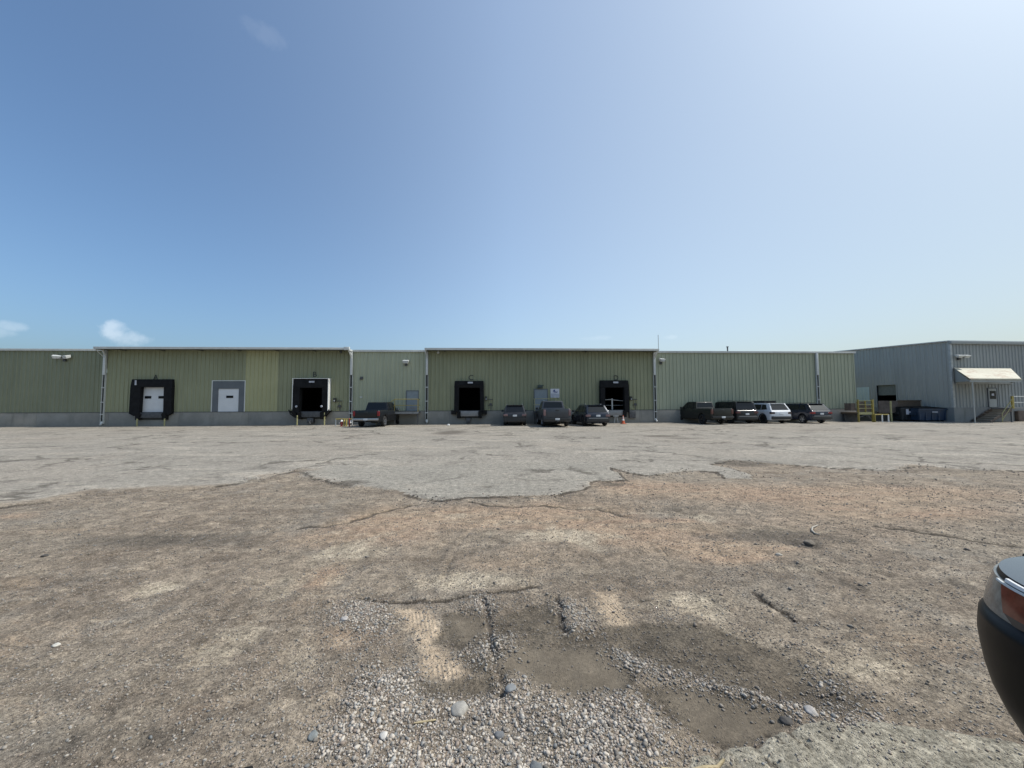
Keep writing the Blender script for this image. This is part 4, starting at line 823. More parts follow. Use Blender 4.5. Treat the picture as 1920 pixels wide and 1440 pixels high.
    stonec = t.mix(vs.outputs[1], (.15, .13, .115), (.42, .38, .34))
    notsm = t.math('SUBTRACT', 1.0, t.math('MAXIMUM', smooth, t.math('MULTIPLY', sand, .8)))
    d = t.mix(t.math('MULTIPLY', t.math('MULTIPLY', stone, .75), notsm), d, stonec)
    d = t.mix(t.math('MULTIPLY', t.math('MULTIPLY', t.ramp(grit, .50, .68), .55), notsm), d, (.095, .080, .066))
    d = t.mix(t.math('MULTIPLY', t.math('MULTIPLY', t.ramp(spk, .60, .70), .5), notsm), d, (.50, .46, .41))
    d = t.mix(t.math('MULTIPLY', edge(sand, 1.3, .28), .78), d, t.mix(t.ramp(fine, .3, .7), (.385, .315, .240), (.43, .365, .29)))
    sl = t.mix(t.ramp(fine, .35, .7), (.24, .235, .205), (.33, .325, .285)); sl = t.mix(t.math('MULTIPLY', t.ramp(mid, .55, .7), .5), sl, (.19, .175, .15))
    d = t.mix(t.math('MULTIPLY', edge(slab, .5, .12), .92), d, sl)
    c = t.mix(edge(dcol, .75, .16), a, d)
    # loose grit drifting over the asphalt
    c = t.mix(t.math('MULTIPLY', t.ramp(t.math('ADD', mid, t.math('MULTIPLY', t.math('SUBTRACT', fine, .5), .5)), .60, .70), .35), c, (.30, .26, .215))
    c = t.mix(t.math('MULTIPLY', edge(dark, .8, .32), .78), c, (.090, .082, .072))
    c = t.mix(t.math('MULTIPLY', edge(wet, .8, .16), .74), c, (.078, .069, .055))
    c = t.mix(t.math('MULTIPLY', edge(crack, .8, .22), .85), c, (.045, .040, .035))
    con = t.math('ADD', .58, t.math('MULTIPLY', t.ramp(t.noise(8, 10, .85), .34, .66), .78)); con2 = t.math('ADD', .60, t.math('MULTIPLY', t.ramp(t.noise(48, 5, .8), .36, .64), .76))
    con = t.math('MULTIPLY', con, con2)
    cc = n.new('ShaderNodeCombineColor'); t.l.new(con, cc.inputs[0]); t.l.new(con, cc.inputs[1]); t.l.new(con, cc.inputs[2])
    c = t.mix(t.math('SUBTRACT', 1.0, t.math('MULTIPLY', t.math('MAXIMUM', smooth, sand), .6)), c, t.mix(1.0, c, cc.outputs[0], 'MULTIPLY'))
    c = t.mix(1.0, c, t.mix(dcol, (1.08, 1.02, .93), (1.34, 1.25, 1.13)), 'MULTIPLY')
    t.put(c, t.b.inputs['Base Color']); t.put(t.math('SUBTRACT', .95, t.math('MULTIPLY', wet, .15)), t.b.inputs['Roughness']); t.b.inputs['Specular IOR Level'].default_value = .25
    sx = n.new('ShaderNodeSeparateXYZ'); t.l.new(t.co, sx.inputs[0]); tread = t.math('MULTIPLY', t.math('SINE', t.math('MULTIPLY', t.math('ADD', sx.outputs[0], t.math('MULTIPLY', sx.outputs[1], .32)), 210.0)), t.math('MULTIPLY', sand, t.ramp(mid, .42, .58)))
    hgt0 = t.math('MULTIPLY', tread, .10)
    hgt = t.math('ADD', t.math('ADD', hgt0, t.math('MULTIPLY', fine, .6)), t.math('ADD', t.math('MULTIPLY', grit, .35), t.math('MULTIPLY', stone, .35)))
    bn = t.bump(t.math('MULTIPLY', hgt, t.math('ADD', t.math('MULTIPLY', dirt, .8), .25)), .95, .034)
    t.put(t.math('SUBTRACT', 1.0, t.math('MULTIPLY', smooth, .5)), bn.inputs['Strength'])
    return t.m
me.materials.append(ground_mat())

# ------------------------------------------------------------------ loose gravel: real little stones
def ico():
    bm = bmesh.new(); bmesh.ops.create_icosphere(bm, subdivisions=1, radius=1); V = np.array([v.co[:] for v in bm.verts]); Fc = np.array([[v.index for v in f.verts] for f in bm.faces]); bm.free(); return V, Fc
IV, IF = ico()
def scatter(n, y0, y1, dens_fn, seed):
    r = np.random.default_rng(seed); y = np.sqrt(r.uniform(y0 * y0, y1 * y1, n)); x = r.uniform(-1.42, 1.42, n) * y; f = fields(x, y)
    k = r.uniform(0, 1, n) < dens_fn(f, x, y); return x[k], y[k], {a: b[k] for a, b in f.items()}
def A(y0, y1): return 1.42 * (y1 * y1 - y0 * y0)
X, Y, S, T, H, WT = [], [], [], [], [], []
def add(x, y, f, smin, smax, p=2.0, seed=1):
    r = np.random.default_rng(seed); n = len(x); s = smin + (smax - smin) * r.uniform(0, 1, n) ** p
    X.append(x); Y.append(y); S.append(s); H.append(f['h']); T.append(r.uniform(0, 1, n) * (.62 + .38 * np.clip(f['gravel'] * 1.5, 0, 1)) * np.clip(1.25 - y / 7, .35, 1)); WT.append(np.clip(f['wet'] * (1 - f['gravel'] * .9), 0, 1))
clump = lambda x, y: np.clip((fbm(x, y, 4.5, 91, 3) - .25) * 2.2, 0, 1)
base = lambda f: np.clip(f['dirt'] - .9 * f['smooth'] - .85 * f['sand'] - .55 * f['slab'] - .3 * f['light'], 0, 1)
g1 = lambda f, x, y: f['gravel'] * (.4 + .6 * clump(x, y)) * (1 - .9 * f['slab'])
x, y, f = scatter(int(A(1.5, 3.9) * 5200), 1.5, 3.9, g1, 1); add(x, y, f, .004, .0135, 2.2, 1)
x, y, f = scatter(int(A(1.5, 3.7) * 9000), 1.5, 3.7, g1, 11); add(x, y, f, .0025, .006, 1.3, 11)
halo = lambda x, y: np.exp(-((x - .1) / 1.7) ** 2 - ((y - 2.3) / 1.1) ** 2)
x, y, f = scatter(int(A(1.5, 4.2) * 6500), 1.5, 4.2, lambda f, x, y: base(f) * np.clip(.3 * clump(x, y) + .9 * halo(x, y) * (.45 + .55 * clump(x, y)), 0, 1) * (1 - .55 * f['wet']) + .12 * f['sand'], 2); add(x, y, f, .002, .0085, 2.4, 2)
x, y, f = scatter(int(A(4.2, 8) * 700), 4.2, 8, lambda f, x, y: base(f) * clump(x, y), 3); add(x, y, f, .0035, .011, 3, 3)
x, y, f = scatter(int(A(1.5, 9) * 10), 1.5, 9, lambda f, x, y: f['dirt'] * .6 + .1, 4); add(x, y, f, .008, .020, 3, 4)
x, y, f = scatter(int(A(8, 14) * 14), 8, 14, lambda f, x, y: f['dirt'] * clump(x, y), 5); add(x, y, f, .008, .022, 2, 5)
# crumbled chunks along the broken asphalt edge
ch = np.random.default_rng(21); ci = ch.integers(0, len(EDGE) - 1, 1500); ct = ch.uniform(0, 1, 1500)[:, None]; pe = EDGE[ci] * (1 - ct) + EDGE[ci + 1] * ct + ch.normal(0, .16, (1500, 2)) + np.array([0, -.08]); ff = fields(pe[:, 0], pe[:, 1]); kk = (pe[:, 1] < 15) & (np.abs(pe[:, 0]) < 20) & (fbm(pe[:, 0], pe[:, 1], 1.1, 33, 3) > .5)
add(pe[kk, 0], pe[kk, 1], {a: b[kk] for a, b in ff.items()}, .006, .022, 3, 6)
X, Y, S, T, H, WT = map(np.concatenate, (X, Y, S, T, H, WT)); N = len(X); print('stones', N)
def rotz(a):
    z = np.zeros_like(a); o = np.ones_like(a); return np.stack([np.stack([np.cos(a), -np.sin(a), z], 1), np.stack([np.sin(a), np.cos(a), z], 1), np.stack([z, z, o], 1)], 1)
r = np.random.default_rng(9)
sc = np.stack([r.uniform(.85, 1.5, N), r.uniform(.65, 1.05, N), r.uniform(.45, .8, N)], 1)[:, None, :] * (IV[None] * (1 + r.uniform(-.22, .22, (N, len(IV), 1))))
t1 = r.uniform(-.5, .5, N); tm = np.stack([np.stack([np.cos(t1), 0 * t1, np.sin(t1)], 1), np.stack([0 * t1, 0 * t1 + 1, 0 * t1], 1), np.stack([-np.sin(t1), 0 * t1, np.cos(t1)], 1)], 1)
P = np.einsum('nij,nvj->nvi', rotz(r.uniform(0, 6.28, N)) @ tm, sc) * S[:, None, None]
P += np.stack([X, Y, H + S * .28], 1)[:, None, :]
me = bpy.data.meshes.new('gravel'); nv = len(IV); me.vertices.add(N * nv); me.vertices.foreach_set('co', P.ravel())
FF = (IF[None] + (np.arange(N) * nv)[:, None, None]).reshape(-1, 3); me.loops.add(FF.size); me.loops.foreach_set('vertex_index', FF.ravel().astype(np.int32)); me.polygons.add(len(FF)); me.polygons.foreach_set('loop_start', np.arange(len(FF)) * 3); me.update(calc_edges=True)
me.polygons.foreach_set('use_smooth', np.ones(len(FF), bool))
tint = np.repeat(T, nv); w2 = np.repeat(WT, nv); hue = np.repeat(r.uniform(0, 1, N), nv); attr(me, 'tint', tint, w2, hue, tint)
t = NT('stone_surface'); a = t.n.new('ShaderNodeAttribute'); a.attribute_name = 'tint'; s = t.n.new('ShaderNodeSeparateColor'); t.l.new(a.outputs['Color'], s.inputs[0])
c = t.mix(t.ramp(s.outputs[0], .0, 1.0), (.12, .108, .094), (.58, .525, .45)); c = t.mix(t.ramp(s.outputs[2], .6, .9, 0, .5), c, (.36, .27, .21)); c = t.mix(t.ramp(s.outputs[2], .02, .2, .5, 0), c, (.20, .23, .25))
c = t.mix(t.math('MULTIPLY', s.outputs[1], .55), c, (.11, .095, .08)); c = t.mix(t.ramp(t.noise(60, 3), .4, .7, 0, .4), c, (.28, .25, .21))
t.put(c, t.b.inputs['Base Color']); t.b.inputs['Roughness'].default_value = .85; me.materials.append(t.m)
o = bpy.data.objects.new('gravel', me); COL.objects.link(o); tag(o, 'pale loose gravel and pebbles strewn over the dirt in the foreground', 'gravel', kind='stuff')
# single larger stones, one object each
def hz(p): return float(fields(np.array([p.x]), np.array([p.y]))['h'][0])
def rock(px, py, wpx, col, lab, seed, flat=.42, cat='stone'):
    p = gp(px, py); s = wpx / 2 / F_PX * p.y * 1.05; bm = bmesh.new(); bmesh.ops.create_icosphere(bm, subdivisions=3, radius=1); rr = np.random.default_rng(seed); off = rr.uniform(-5, 5, 3)
    from mathutils import noise as mn
    for v in bm.verts:
        k = 1 + .28 * mn.noise(v.co * 1.3 + Vector(off)) + .08 * mn.noise(v.co * 4 + Vector(off)); v.co = Vector((v.co.x * k, v.co.y * k * .85, v.co.z * k * flat)) * s
    me = bpy.data.meshes.new('stone'); bm.to_mesh(me); bm.free(); me.polygons.foreach_set('use_smooth', [True] * len(me.polygons))
    me.materials.append(simple('stone_%d' % seed, col, .85, var=.2, scale=25, bump=.4)); o = bpy.data.objects.new('stone', me); COL.objects.link(o); o.location = (p.x, p.y, hz(p) + s * flat * .3); o.rotation_euler = (0, 0, seed); tag(o, lab, cat, 'larger stones lying on the dirt')
for a in ((861, 1322, 32, (.30, .285, .255), 'largest pale grey stone in the bottom centre gravel', 1), (1005, 1429, 24, (.13, .14, .145), 'dark blue-grey rounded stone at the bottom edge of the photo', 2), (936, 1370, 17, (.15, .155, .16), 'small dark grey stone right of the largest pale stone', 3),
          (759, 1266, 13, (.07, .065, .06), 'small black stone at the upper edge of the gravel', 4), (587, 1371, 19, (.19, .205, .20), 'greenish grey flat stone left in the bottom gravel', 5), (646, 1157, 14, (.36, .34, .32), 'pale flat stone above the gravel left of the dark mud', 6), (1460, 1036, 12, (.36, .33, .28), 'lone pale stone on the dirt right of centre', 7),
          (719, 1374, 16, (.50, .48, .44), 'whitish stone in the gravel below the twig', 8), (106, 1198, 13, (.52, .50, .44), 'lone whitish stone on the grey dirt far left', 9), (957, 1284, 19, (.20, .21, .215), 'bluish grey broken stone at the head of the gravel ridge', 10), (1520, 1330, 22, (.36, .34, .32), 'pale angular stone at the broken slab edge lower right', 11),
          (1474, 1342, 20, (.07, .065, .06), 'dark flat stone lying on the mud lower right', 12), (85, 1036, 11, (.06, .055, .05), 'small dark clod on the dirt far left', 13), (1517, 1013, 19, (.16, .135, .105), 'dark dirt clump below the curved white strip', 14)): rock(*a)
def stick(pts, r, mat, name, lab, cat):
    P0 = [gp(*q) for q in pts]; c = P0[0]; mb = MB(); mb.tube([(p.x - c.x, p.y - c.y, hz(p) + r * 1.3) for p in P0], [r * (1 if 0 < i < len(P0) - 1 else .6) for i in range(len(P0))], 8); o = mb.build(name, mat, None, smooth=50); o.location = c; tag(o, lab, cat)
stick([(1290, 1442), (1320, 1440), (1345, 1431), (1358, 1425)], .009, M['wood_pale'], 'wood_splinter', 'pale split wood piece at the bottom edge right of centre', 'wood')
stick([(1240, 1438), (1268, 1437), (1290, 1436)], .006, M['wood_pale'], 'twig', 'thin pale twig left of the split wood at the bottom edge', 'twig')
stick([(776, 1350), (795, 1348), (818, 1344)], .006, M['wood_pale'], 'twig', 'straw coloured twig on the gravel left of the largest stone', 'twig')
stick([(1533, 984), (1523, 987), (1522, 991), (1528, 997), (1537, 1000)], .011, simple('white_plastic', (.34, .31, .26), .6), 'curved_strip', 'curved whitish strip lying on the dirt right of centre', 'debris')
p = gp(432, 1440); mb = MB(); mb.hexa([(-.14, -.12, 0), (.10, -.12, 0), (.10, .02, 0), (-.14, -.03, 0)], [(-.13, -.12, .025), (.09, -.12, .025), (.09, .015, .03), (-.13, -.035, .02)]); o = mb.build('shadow_wedge', M['rubber'], None, bevel=.006); o.location = (p.x, p.y, hz(p)); tag(o, 'flat black wedge, likely the head shadow of the viewer, at the bottom edge left of centre', 'wedge')  # likely the head shadow of the viewer, built as a thin black solid
p = gp(841, 797.5); mb = MB(); mb.hexa([(-.1, -.08, 0), (.1, -.08, 0), (.1, .08, 0), (-.1, .08, 0)], [(-.07, -.05, .12), (.05, -.06, .10), (.06, .05, .13), (-.06, .05, .09)]); o = mb.build('litter', M['white_paint'], None, bevel=.02); o.location = p; tag(o, 'small white litter on the asphalt left of dock C', 'litter')
# ------------------------------------------------------------------ vehicles
def paint(name, col, rough=.32, coat=.22, metal=.0):
    t = NT(name); t.put(t.mix(t.ramp(t.noise(3, 4), .3, .7), tuple(c * .92 for c in col), tuple(c * 1.08 for c in col)), t.b.inputs['Base Color']); t.b.inputs['Roughness'].default_value = rough
    t.b.inputs['Coat Weight'].default_value = coat; t.b.inputs['Coat Roughness'].default_value = .08; t.b.inputs['Metallic'].default_value = metal; t.b.inputs['Specular IOR Level'].default_value = .35; return t.m
P = dict(black=paint('paint_black', (.008, .009, .011)), darkgrey=paint('paint_darkgrey', (.034, .036, .041), metal=.3), grey=paint('paint_grey', (.060, .065, .075), .35, metal=.3), navy=paint('paint_navy', (.012, .018, .034), .25), olive=paint('paint_olive', (.013, .015, .013), .45), white=paint('paint_white', (.62, .64, .66), .3), slate=paint('paint_slate', (.020, .027, .042), .25, metal=.3))
GL = simple('tinted_glass', (.008, .010, .012), .10, var=.02, spec=.35); M['tl'] = simple('tail_red', (.22, .012, .014), .2, var=.05); M['tlc'] = simple('tail_clear', (.20, .12, .12), .15)
M['chrome'] = simple('chrome', (.40, .41, .43), .3, .9, var=.03); M['tyre'] = simple('tyre', (.018, .018, .019), .8, var=.15, scale=20); M['rim'] = simple('alloy', (.45, .46, .48), .3, .8, var=.05); M['rimd'] = simple('dark_rim', (.05, .05, .052), .4, .5)
M['blackpl'] = simple('black_plastic', (.022, .023, .024), .55); M['plate'] = simple('plate_white', (.58, .6, .62), .5, var=.04)
def lerp(pts, y):
    return float(np.interp(y, [p[0] for p in pts], [p[1] for p in pts]))
def wheel_meshes(R_, w=.24, rimmat='rim'):
    a = MB(); a.lathe([(R_ * .62, -w / 2 + .02), (R_ * .66, -w / 2), (R_ * .93, -w / 2), (R_ * .985, -w / 2 + .03), (R_, -w / 2 + .07), (R_, w / 2 - .07), (R_ * .985, w / 2 - .03), (R_ * .93, w / 2), (R_ * .66, w / 2), (R_ * .62, w / 2 - .02)], 28, Matrix.Rotation(math.pi / 2, 4, 'Y'))
    b = MB(); Ry = Matrix.Rotation(math.pi / 2, 4, 'Y')
    b.lathe([(R_ * .645, -w / 2 + .03), (R_ * .645, w / 2 - .01), (R_ * .60, w / 2 - .015), (R_ * .58, w / 2 - .06)], 28, Ry); b.lathe([(0, w / 2 - .03), (R_ * .14, w / 2 - .025), (R_ * .17, w / 2 - .06)], 16, Ry)
    for k in range(5):
        an = 2 * math.pi * k / 5; T = Ry @ Matrix.Rotation(an, 4, 'Z'); b.hexa([T @ Vector(p) for p in ((R_ * .08, -.045, w / 2 - .08), (R_ * .62, -.03, w / 2 - .08), (R_ * .62, .03, w / 2 - .08), (R_ * .08, .045, w / 2 - .08))], [T @ Vector(p) for p in ((R_ * .08, -.04, w / 2 - .035), (R_ * .62, -.025, w / 2 - .02), (R_ * .62, .025, w / 2 - .02), (R_ * .08, .04, w / 2 - .035))])
    c = MB(); c.lathe([(0, -w / 2 + .05), (R_ * .6, -w / 2 + .05), (R_ * .6, -w / 2 + .07), (0, -w / 2 + .07)], 20, Ry)
    return a, b, c
def panel(mb, poly, th):
    """thin slab from a 3D polygon, pushed outwards along its normal"""
    Pp = [Vector(p) for p in poly]; n = Vector((0, 0, 0))
    for i in range(len(Pp)): n += Pp[i].cross(Pp[(i + 1) % len(Pp)])
    n.normalize(); mb.prism([p - n * .02 for p in Pp], n * (th + .02))
def make_car(spec, name, loc, heading, label, cat, group='vehicles parked along the warehouse'):
    s = dict(L=4.7, W=1.86, H=1.7, belt=1.05, hood=1.0, gc=.24, wr=.36, wy=(-1.45, 1.38), nose=.12, paint=P['black'], rim='rim', rear_h=None, ends=.16, tint=True, bed=None, clad=False); s.update(spec)
    L, W = s['L'], s['W']; root = empty(name, loc, heading, label=label, cat=cat, group=group); hw = W / 2; yr, yf = -L / 2, L / 2; pm = s['paint']
    top = s['top']                                   # side profile of the lower body: (y, z)
    def st(y):
        e = min(y - yr, yf - y); R0 = s['ends'] if y < 0 else s['ends'] * 2.2; k = math.sqrt(max(0, 1 - (1 - min(1, e / R0)) ** 2)); w = hw * ((.86 if y < 0 else .74) + (.14 if y < 0 else .26) * k)
        zt = lerp(top, y) - (1 - k) * .06; zb = s['gc'] + (1 - k) * (.10 if y < 0 else .04)
        return w, zb, zt, k
    yy = set([yr, yr + .015, yr + .04, yr + .08, yr + s['ends'], yf, yf - .015, yf - .05, yf - .12, yf - .24, yf - .38] + [p[0] for p in top if yr < p[0] < yf] + list(np.arange(yr + .2, yf - .2, .25)))
    ar = s['wr'] + .055
    for wy in s['wy']:
        for k in range(-10, 11): yy.add(wy + ar * math.sin(k / 10 * math.pi / 2))
        yy.add(wy - ar - .004); yy.add(wy + ar + .004)
    if s['bed']: yy |= {s['bed'][0], s['bed'][0] + .004, s['bed'][1], s['bed'][1] - .004}
    yy = sorted(yy); rings = []
    for y in yy:
        w, zb, zt, k = st(y); za = zb
        for wy in s['wy']:
            if abs(y - wy) < ar: za = max(za, s['wr'] + math.sqrt(max(0, ar * ar - (y - wy) ** 2)))
        zi = zt; 
        if s['bed'] and s['bed'][0] + .002 < y < s['bed'][1] - .002: zi = .82
        sh = zt - .10
        zl = min(max(za, zb) + .04, sh - .05); h1 = max(zl + .02, .62 * (zt))
        pts = [(0, min(za, .55)), (w * .90, za), (w * .985, zl), (w * 1.0, max(zl + .01, (zl + sh) / 2)), (w * .99, sh), (w * .955, zt - .015), (w * .93, zt), (w * .86, zt), (w * .86, zi), (0, zi)]
        rings.append([Vector((x, y, z)) for x, z in pts] + [Vector((-x, y, z)) for x, z in pts[1:-1]][::-1])
    n = len(rings[0]); mb = MB(); vs = [v for rg in rings for v in rg]; fs = []
    for i in range(len(rings) - 1):
        for k in range(n): fs.append((i * n + k, (i + 1) * n + k, (i + 1) * n + (k + 1) % n, i * n + (k + 1) % n))
    fs += [tuple(range(n)), tuple(range((len(rings) - 1) * n, len(rings) * n))[::-1]]
    mb.add(vs, fs); body = mb.build('body', pm, root, smooth=38)
    mb = MB(); mb.box(-hw * .72, hw * .72, yr + .25, yf - .25, s['gc'] + .02, .60)
    mb.tube([(hw * -.72, s['wy'][0], s['wr']), (hw * .72, s['wy'][0], s['wr'])], .05); mb.box(-.09, .09, s['wy'][0] - .12, s['wy'][0] + .12, s['wr'] - .12, s['wr'] + .12); mb.tube([(hw * .45, yr + .12, .32), (hw * .45, yr + .9, .34)], .035); mb.build('underbody', M['blackpl'], root)
    # cabin
    g = s['cab']; wb, wt = hw * g.get('wb', .93), hw * g.get('wt', .74); prof = g['prof']; zr = max(p[1] for p in prof); zb0 = min(p[1] for p in prof)
    def wz(z): t_ = (z - zb0) / (zr - zb0); return wb + (wt - wb) * t_ ** 1.15
    def wy_(y, z): return wz(z)
    mb = MB(); m = len(prof); V = [(wz(z), y, z) for y, z in prof] + [(-wz(z), y, z) for y, z in prof]
    F = [tuple(range(m)), tuple(range(m, 2 * m))[::-1]] + [(i, m + i, m + (i + 1) % m, (i + 1) % m) for i in range(m)]
    mb.add(V, F); mb.build('cabin', g.get('mat', pm), root, bevel=s.get('cbev', .045), smooth=45)
    for sgn in (-1, 1):
        for poly in g['side']:
            mb = MB(); pp = [(sgn * (wz(z) + .001), y, z) for y, z in poly]
            if sgn < 0: pp = pp[::-1]
            nrm = [Vector(p) for p in pp]; panel(mb, pp if True else nrm, .006); o = mb.build('side_window', GL, root)
    def across(pa, pb, nm, flip, f0=.10, f1=.90, wk=.86):
        (ya, za), (yb, zb_) = pa, pb; A_ = (ya + (yb - ya) * f0, za + (zb_ - za) * f0); B_ = (ya + (yb - ya) * f1, za + (zb_ - za) * f1)
        pp = [(-wz(A_[1]) * wk, *A_), (wz(A_[1]) * wk, *A_), (wz(B_[1]) * wk, *B_), (-wz(B_[1]) * wk, *B_)]
        if flip: pp = pp[::-1]
        mb = MB(); panel(mb, pp, .008); return mb.build(nm, GL, root)
    across(*g['rear'], 'rear_window', False); across(*g['front'], 'windshield', True)
    # wheels
    a_, b_, c_ = wheel_meshes(s['wr'], rimmat=s['rim'])
    w0 = a_.build('wheel', M['tyre'], root, smooth=30); r0_ = b_.build('rim', M[s['rim']], w0, smooth=30); d0_ = c_.build('hub', M['blackpl'], w0)
    for i_, (wy, sg) in enumerate(((s['wy'][0], 1), (s['wy'][0], -1), (s['wy'][1], 1), (s['wy'][1], -1))):
        w = w0 if i_ == 0 else w0.copy()
        if i_:
            COL.objects.link(w); w.parent = root
            for q in (r0_, d0_): q2 = q.copy(); COL.objects.link(q2); q2.parent = w
        w.location = (sg * (hw - .13), wy, s['wr']); w.rotation_euler = (0, 0, 0 if sg > 0 else math.pi)
    # arch flares / cladding
    if s['clad']:
        mb = MB()
        for sg in (-1, 1):
            for wy in s['wy']:
                pts = [(sg * (hw * .985), wy + (ar + .025) * math.cos(t_), s['wr'] + (ar + .025) * math.sin(t_)) for t_ in np.linspace(-.15, math.pi + .15, 14)]; mb.tube(pts, .04, 6)
            mb.box(sg * hw * .94 if sg > 0 else -hw * 1.0, sg * hw * 1.0 if sg > 0 else -hw * .94, s['wy'][0] + ar, s['wy'][1] - ar, s['gc'] + .01, s['gc'] + .16)
        mb.box(-hw * .86, hw * .86, yr - .02, yr + .10, s['gc'] + .06, s['gc'] + .30); mb.build('lower_cladding', M['blackpl'], root)
    # rear details
    for nm, mat, boxes in s['rear_parts']:
        for bx in boxes:
            mb = MB(); mb.box(*bx); mb.build(nm, mat, root, bevel=.012)
    # mirrors, handles
    ym = g['mirror'][0]; zm = g['mirror'][1]
    for sg in (-1, 1):
        mb = MB(); mb.box(sg * (hw + .09) - .09, sg * (hw + .09) + .09, ym - .05, ym + .06, zm - .07, zm + .10); mb.tube([(sg * hw * .9, ym, zm - .04), (sg * (hw + .05), ym, zm - .02)], .025); mb.build('mirror', s.get('mirmat', M['blackpl']), root, bevel=.02)
        mb = MB()
        for yh in g['handles']: mb.box(sg * (hw + .004) - .012, sg * (hw + .004) + .012, yh, yh + .17, s['belt'] - .17, s['belt'] - .135)
        mb.build('door_handle', s.get('hmat', pm), root)
        if g.get('rails'):
            mb = MB(); y0, y1 = g['rails']; mb.tube([(sg * (wt - .05), y0, zr + .005), (sg * (wt - .05), y0 + .06, zr + .05), (sg * (wt - .05), y1 - .1, zr + .05), (sg * (wt - .05), y1, zr - .0)], .018, 6); mb.build('roof_rail', g.get('railmat', M['blackpl']), root)
    # front: grille and lamps, out of sight but part of the vehicle
    mb = MB(); mb.box(-hw * .5, hw * .5, yf - .05, yf + .012, .50, .76); mb.build('grille', M['blackpl'], root, bevel=.01)
    for sg in (-1, 1): mb = MB(); mb.box(sg * hw * .66 - .13, sg * hw * .66 + .13, yf - .16, yf - .02, .68, .82); mb.build('headlight', M['lamp_glass'], root, bevel=.02)
    return root
def pickup(**k):
    L, W = k.get('L', 5.75), k.get('W', 2.0); hw = W / 2; yr = -L / 2; H = k.get('H', 1.93); sp = dict(L=L, W=W, belt=1.20, gc=.40, wr=.40, wy=(yr + 1.25, L / 2 - .98), ends=.07)
    bt = k.get('bedtop', 1.32); c0 = yr + k.get('bedlen', 1.95)
    sp['top'] = [(yr, bt), (c0 - .02, bt), (c0 + .02, bt - .03), (1.15, 1.24), (1.35, 1.22), (L / 2 - .4, 1.16), (L / 2, 1.05)]; sp['bed'] = (yr + .07, c0 - .06)
    z0 = 1.16; sp['cab'] = dict(wb=.93, wt=.76, prof=[(c0 + .02, z0), (c0 + .10, 1.35), (c0 + .22, H - .04), (c0 + .40, H), (.55, H), (.72, H - .05), (1.45, z0 + .05), (1.5, z0)],
        side=[[(c0 + .42, 1.28), (c0 + .50, H - .10), (c0 + 1.2, H - .09), (c0 + 1.2, 1.26)], [(c0 + 1.32, 1.26), (c0 + 1.32, H - .09), (.55, H - .11), (1.22, 1.24)]],
        rear=((c0 + .10, 1.35), (c0 + .22, H - .04)), front=((1.45, z0 + .05), (.72, H - .05)), mirror=(1.12, 1.30), handles=(c0 + 1.0, .35))
    sp['cab']['rear'] = ((c0 + .10, 1.35, ), (c0 + .22, H - .04)); bm_ = k.get('bumper', M['chrome']); tl = k.get('tl', M['tl'])
    def R5(p): return p
    sp['rear_parts'] = [('tailgate', k.get('tailmat', k['paint']), [(-hw * .80, hw * .80, yr - .035, yr + .03, .74, bt + .005)]), ('bumper', bm_, [(-hw * .96, hw * .96, yr - .14, yr + .04, .52, .67)]), ('taillight', tl, [(-hw * 1.0, -hw * .83, yr - .03, yr + .08, .84, bt - .06), (hw * .83, hw * 1.0, yr - .03, yr + .08, .84, bt - .06)]),
        ('license_plate', M['plate'], [(-.16, .16, yr - .155, yr - .14, .52, .66)]), ('tailgate_handle', M['blackpl'], [(-.14, .14, yr - .048, yr - .03, bt - .17, bt - .08)]), ('hitch', M['blackpl'], [(-.06, .06, yr - .22, yr, .38, .49)])]
    sp.update({a: b for a, b in k.items() if a in ('paint', 'rim', 'clad', 'hmat', 'mirmat')}); sp['L'] = L; sp['W'] = W; sp['extra'] = k.get('extra', []); sp['rear_parts'] += k.get('extra', []); return sp
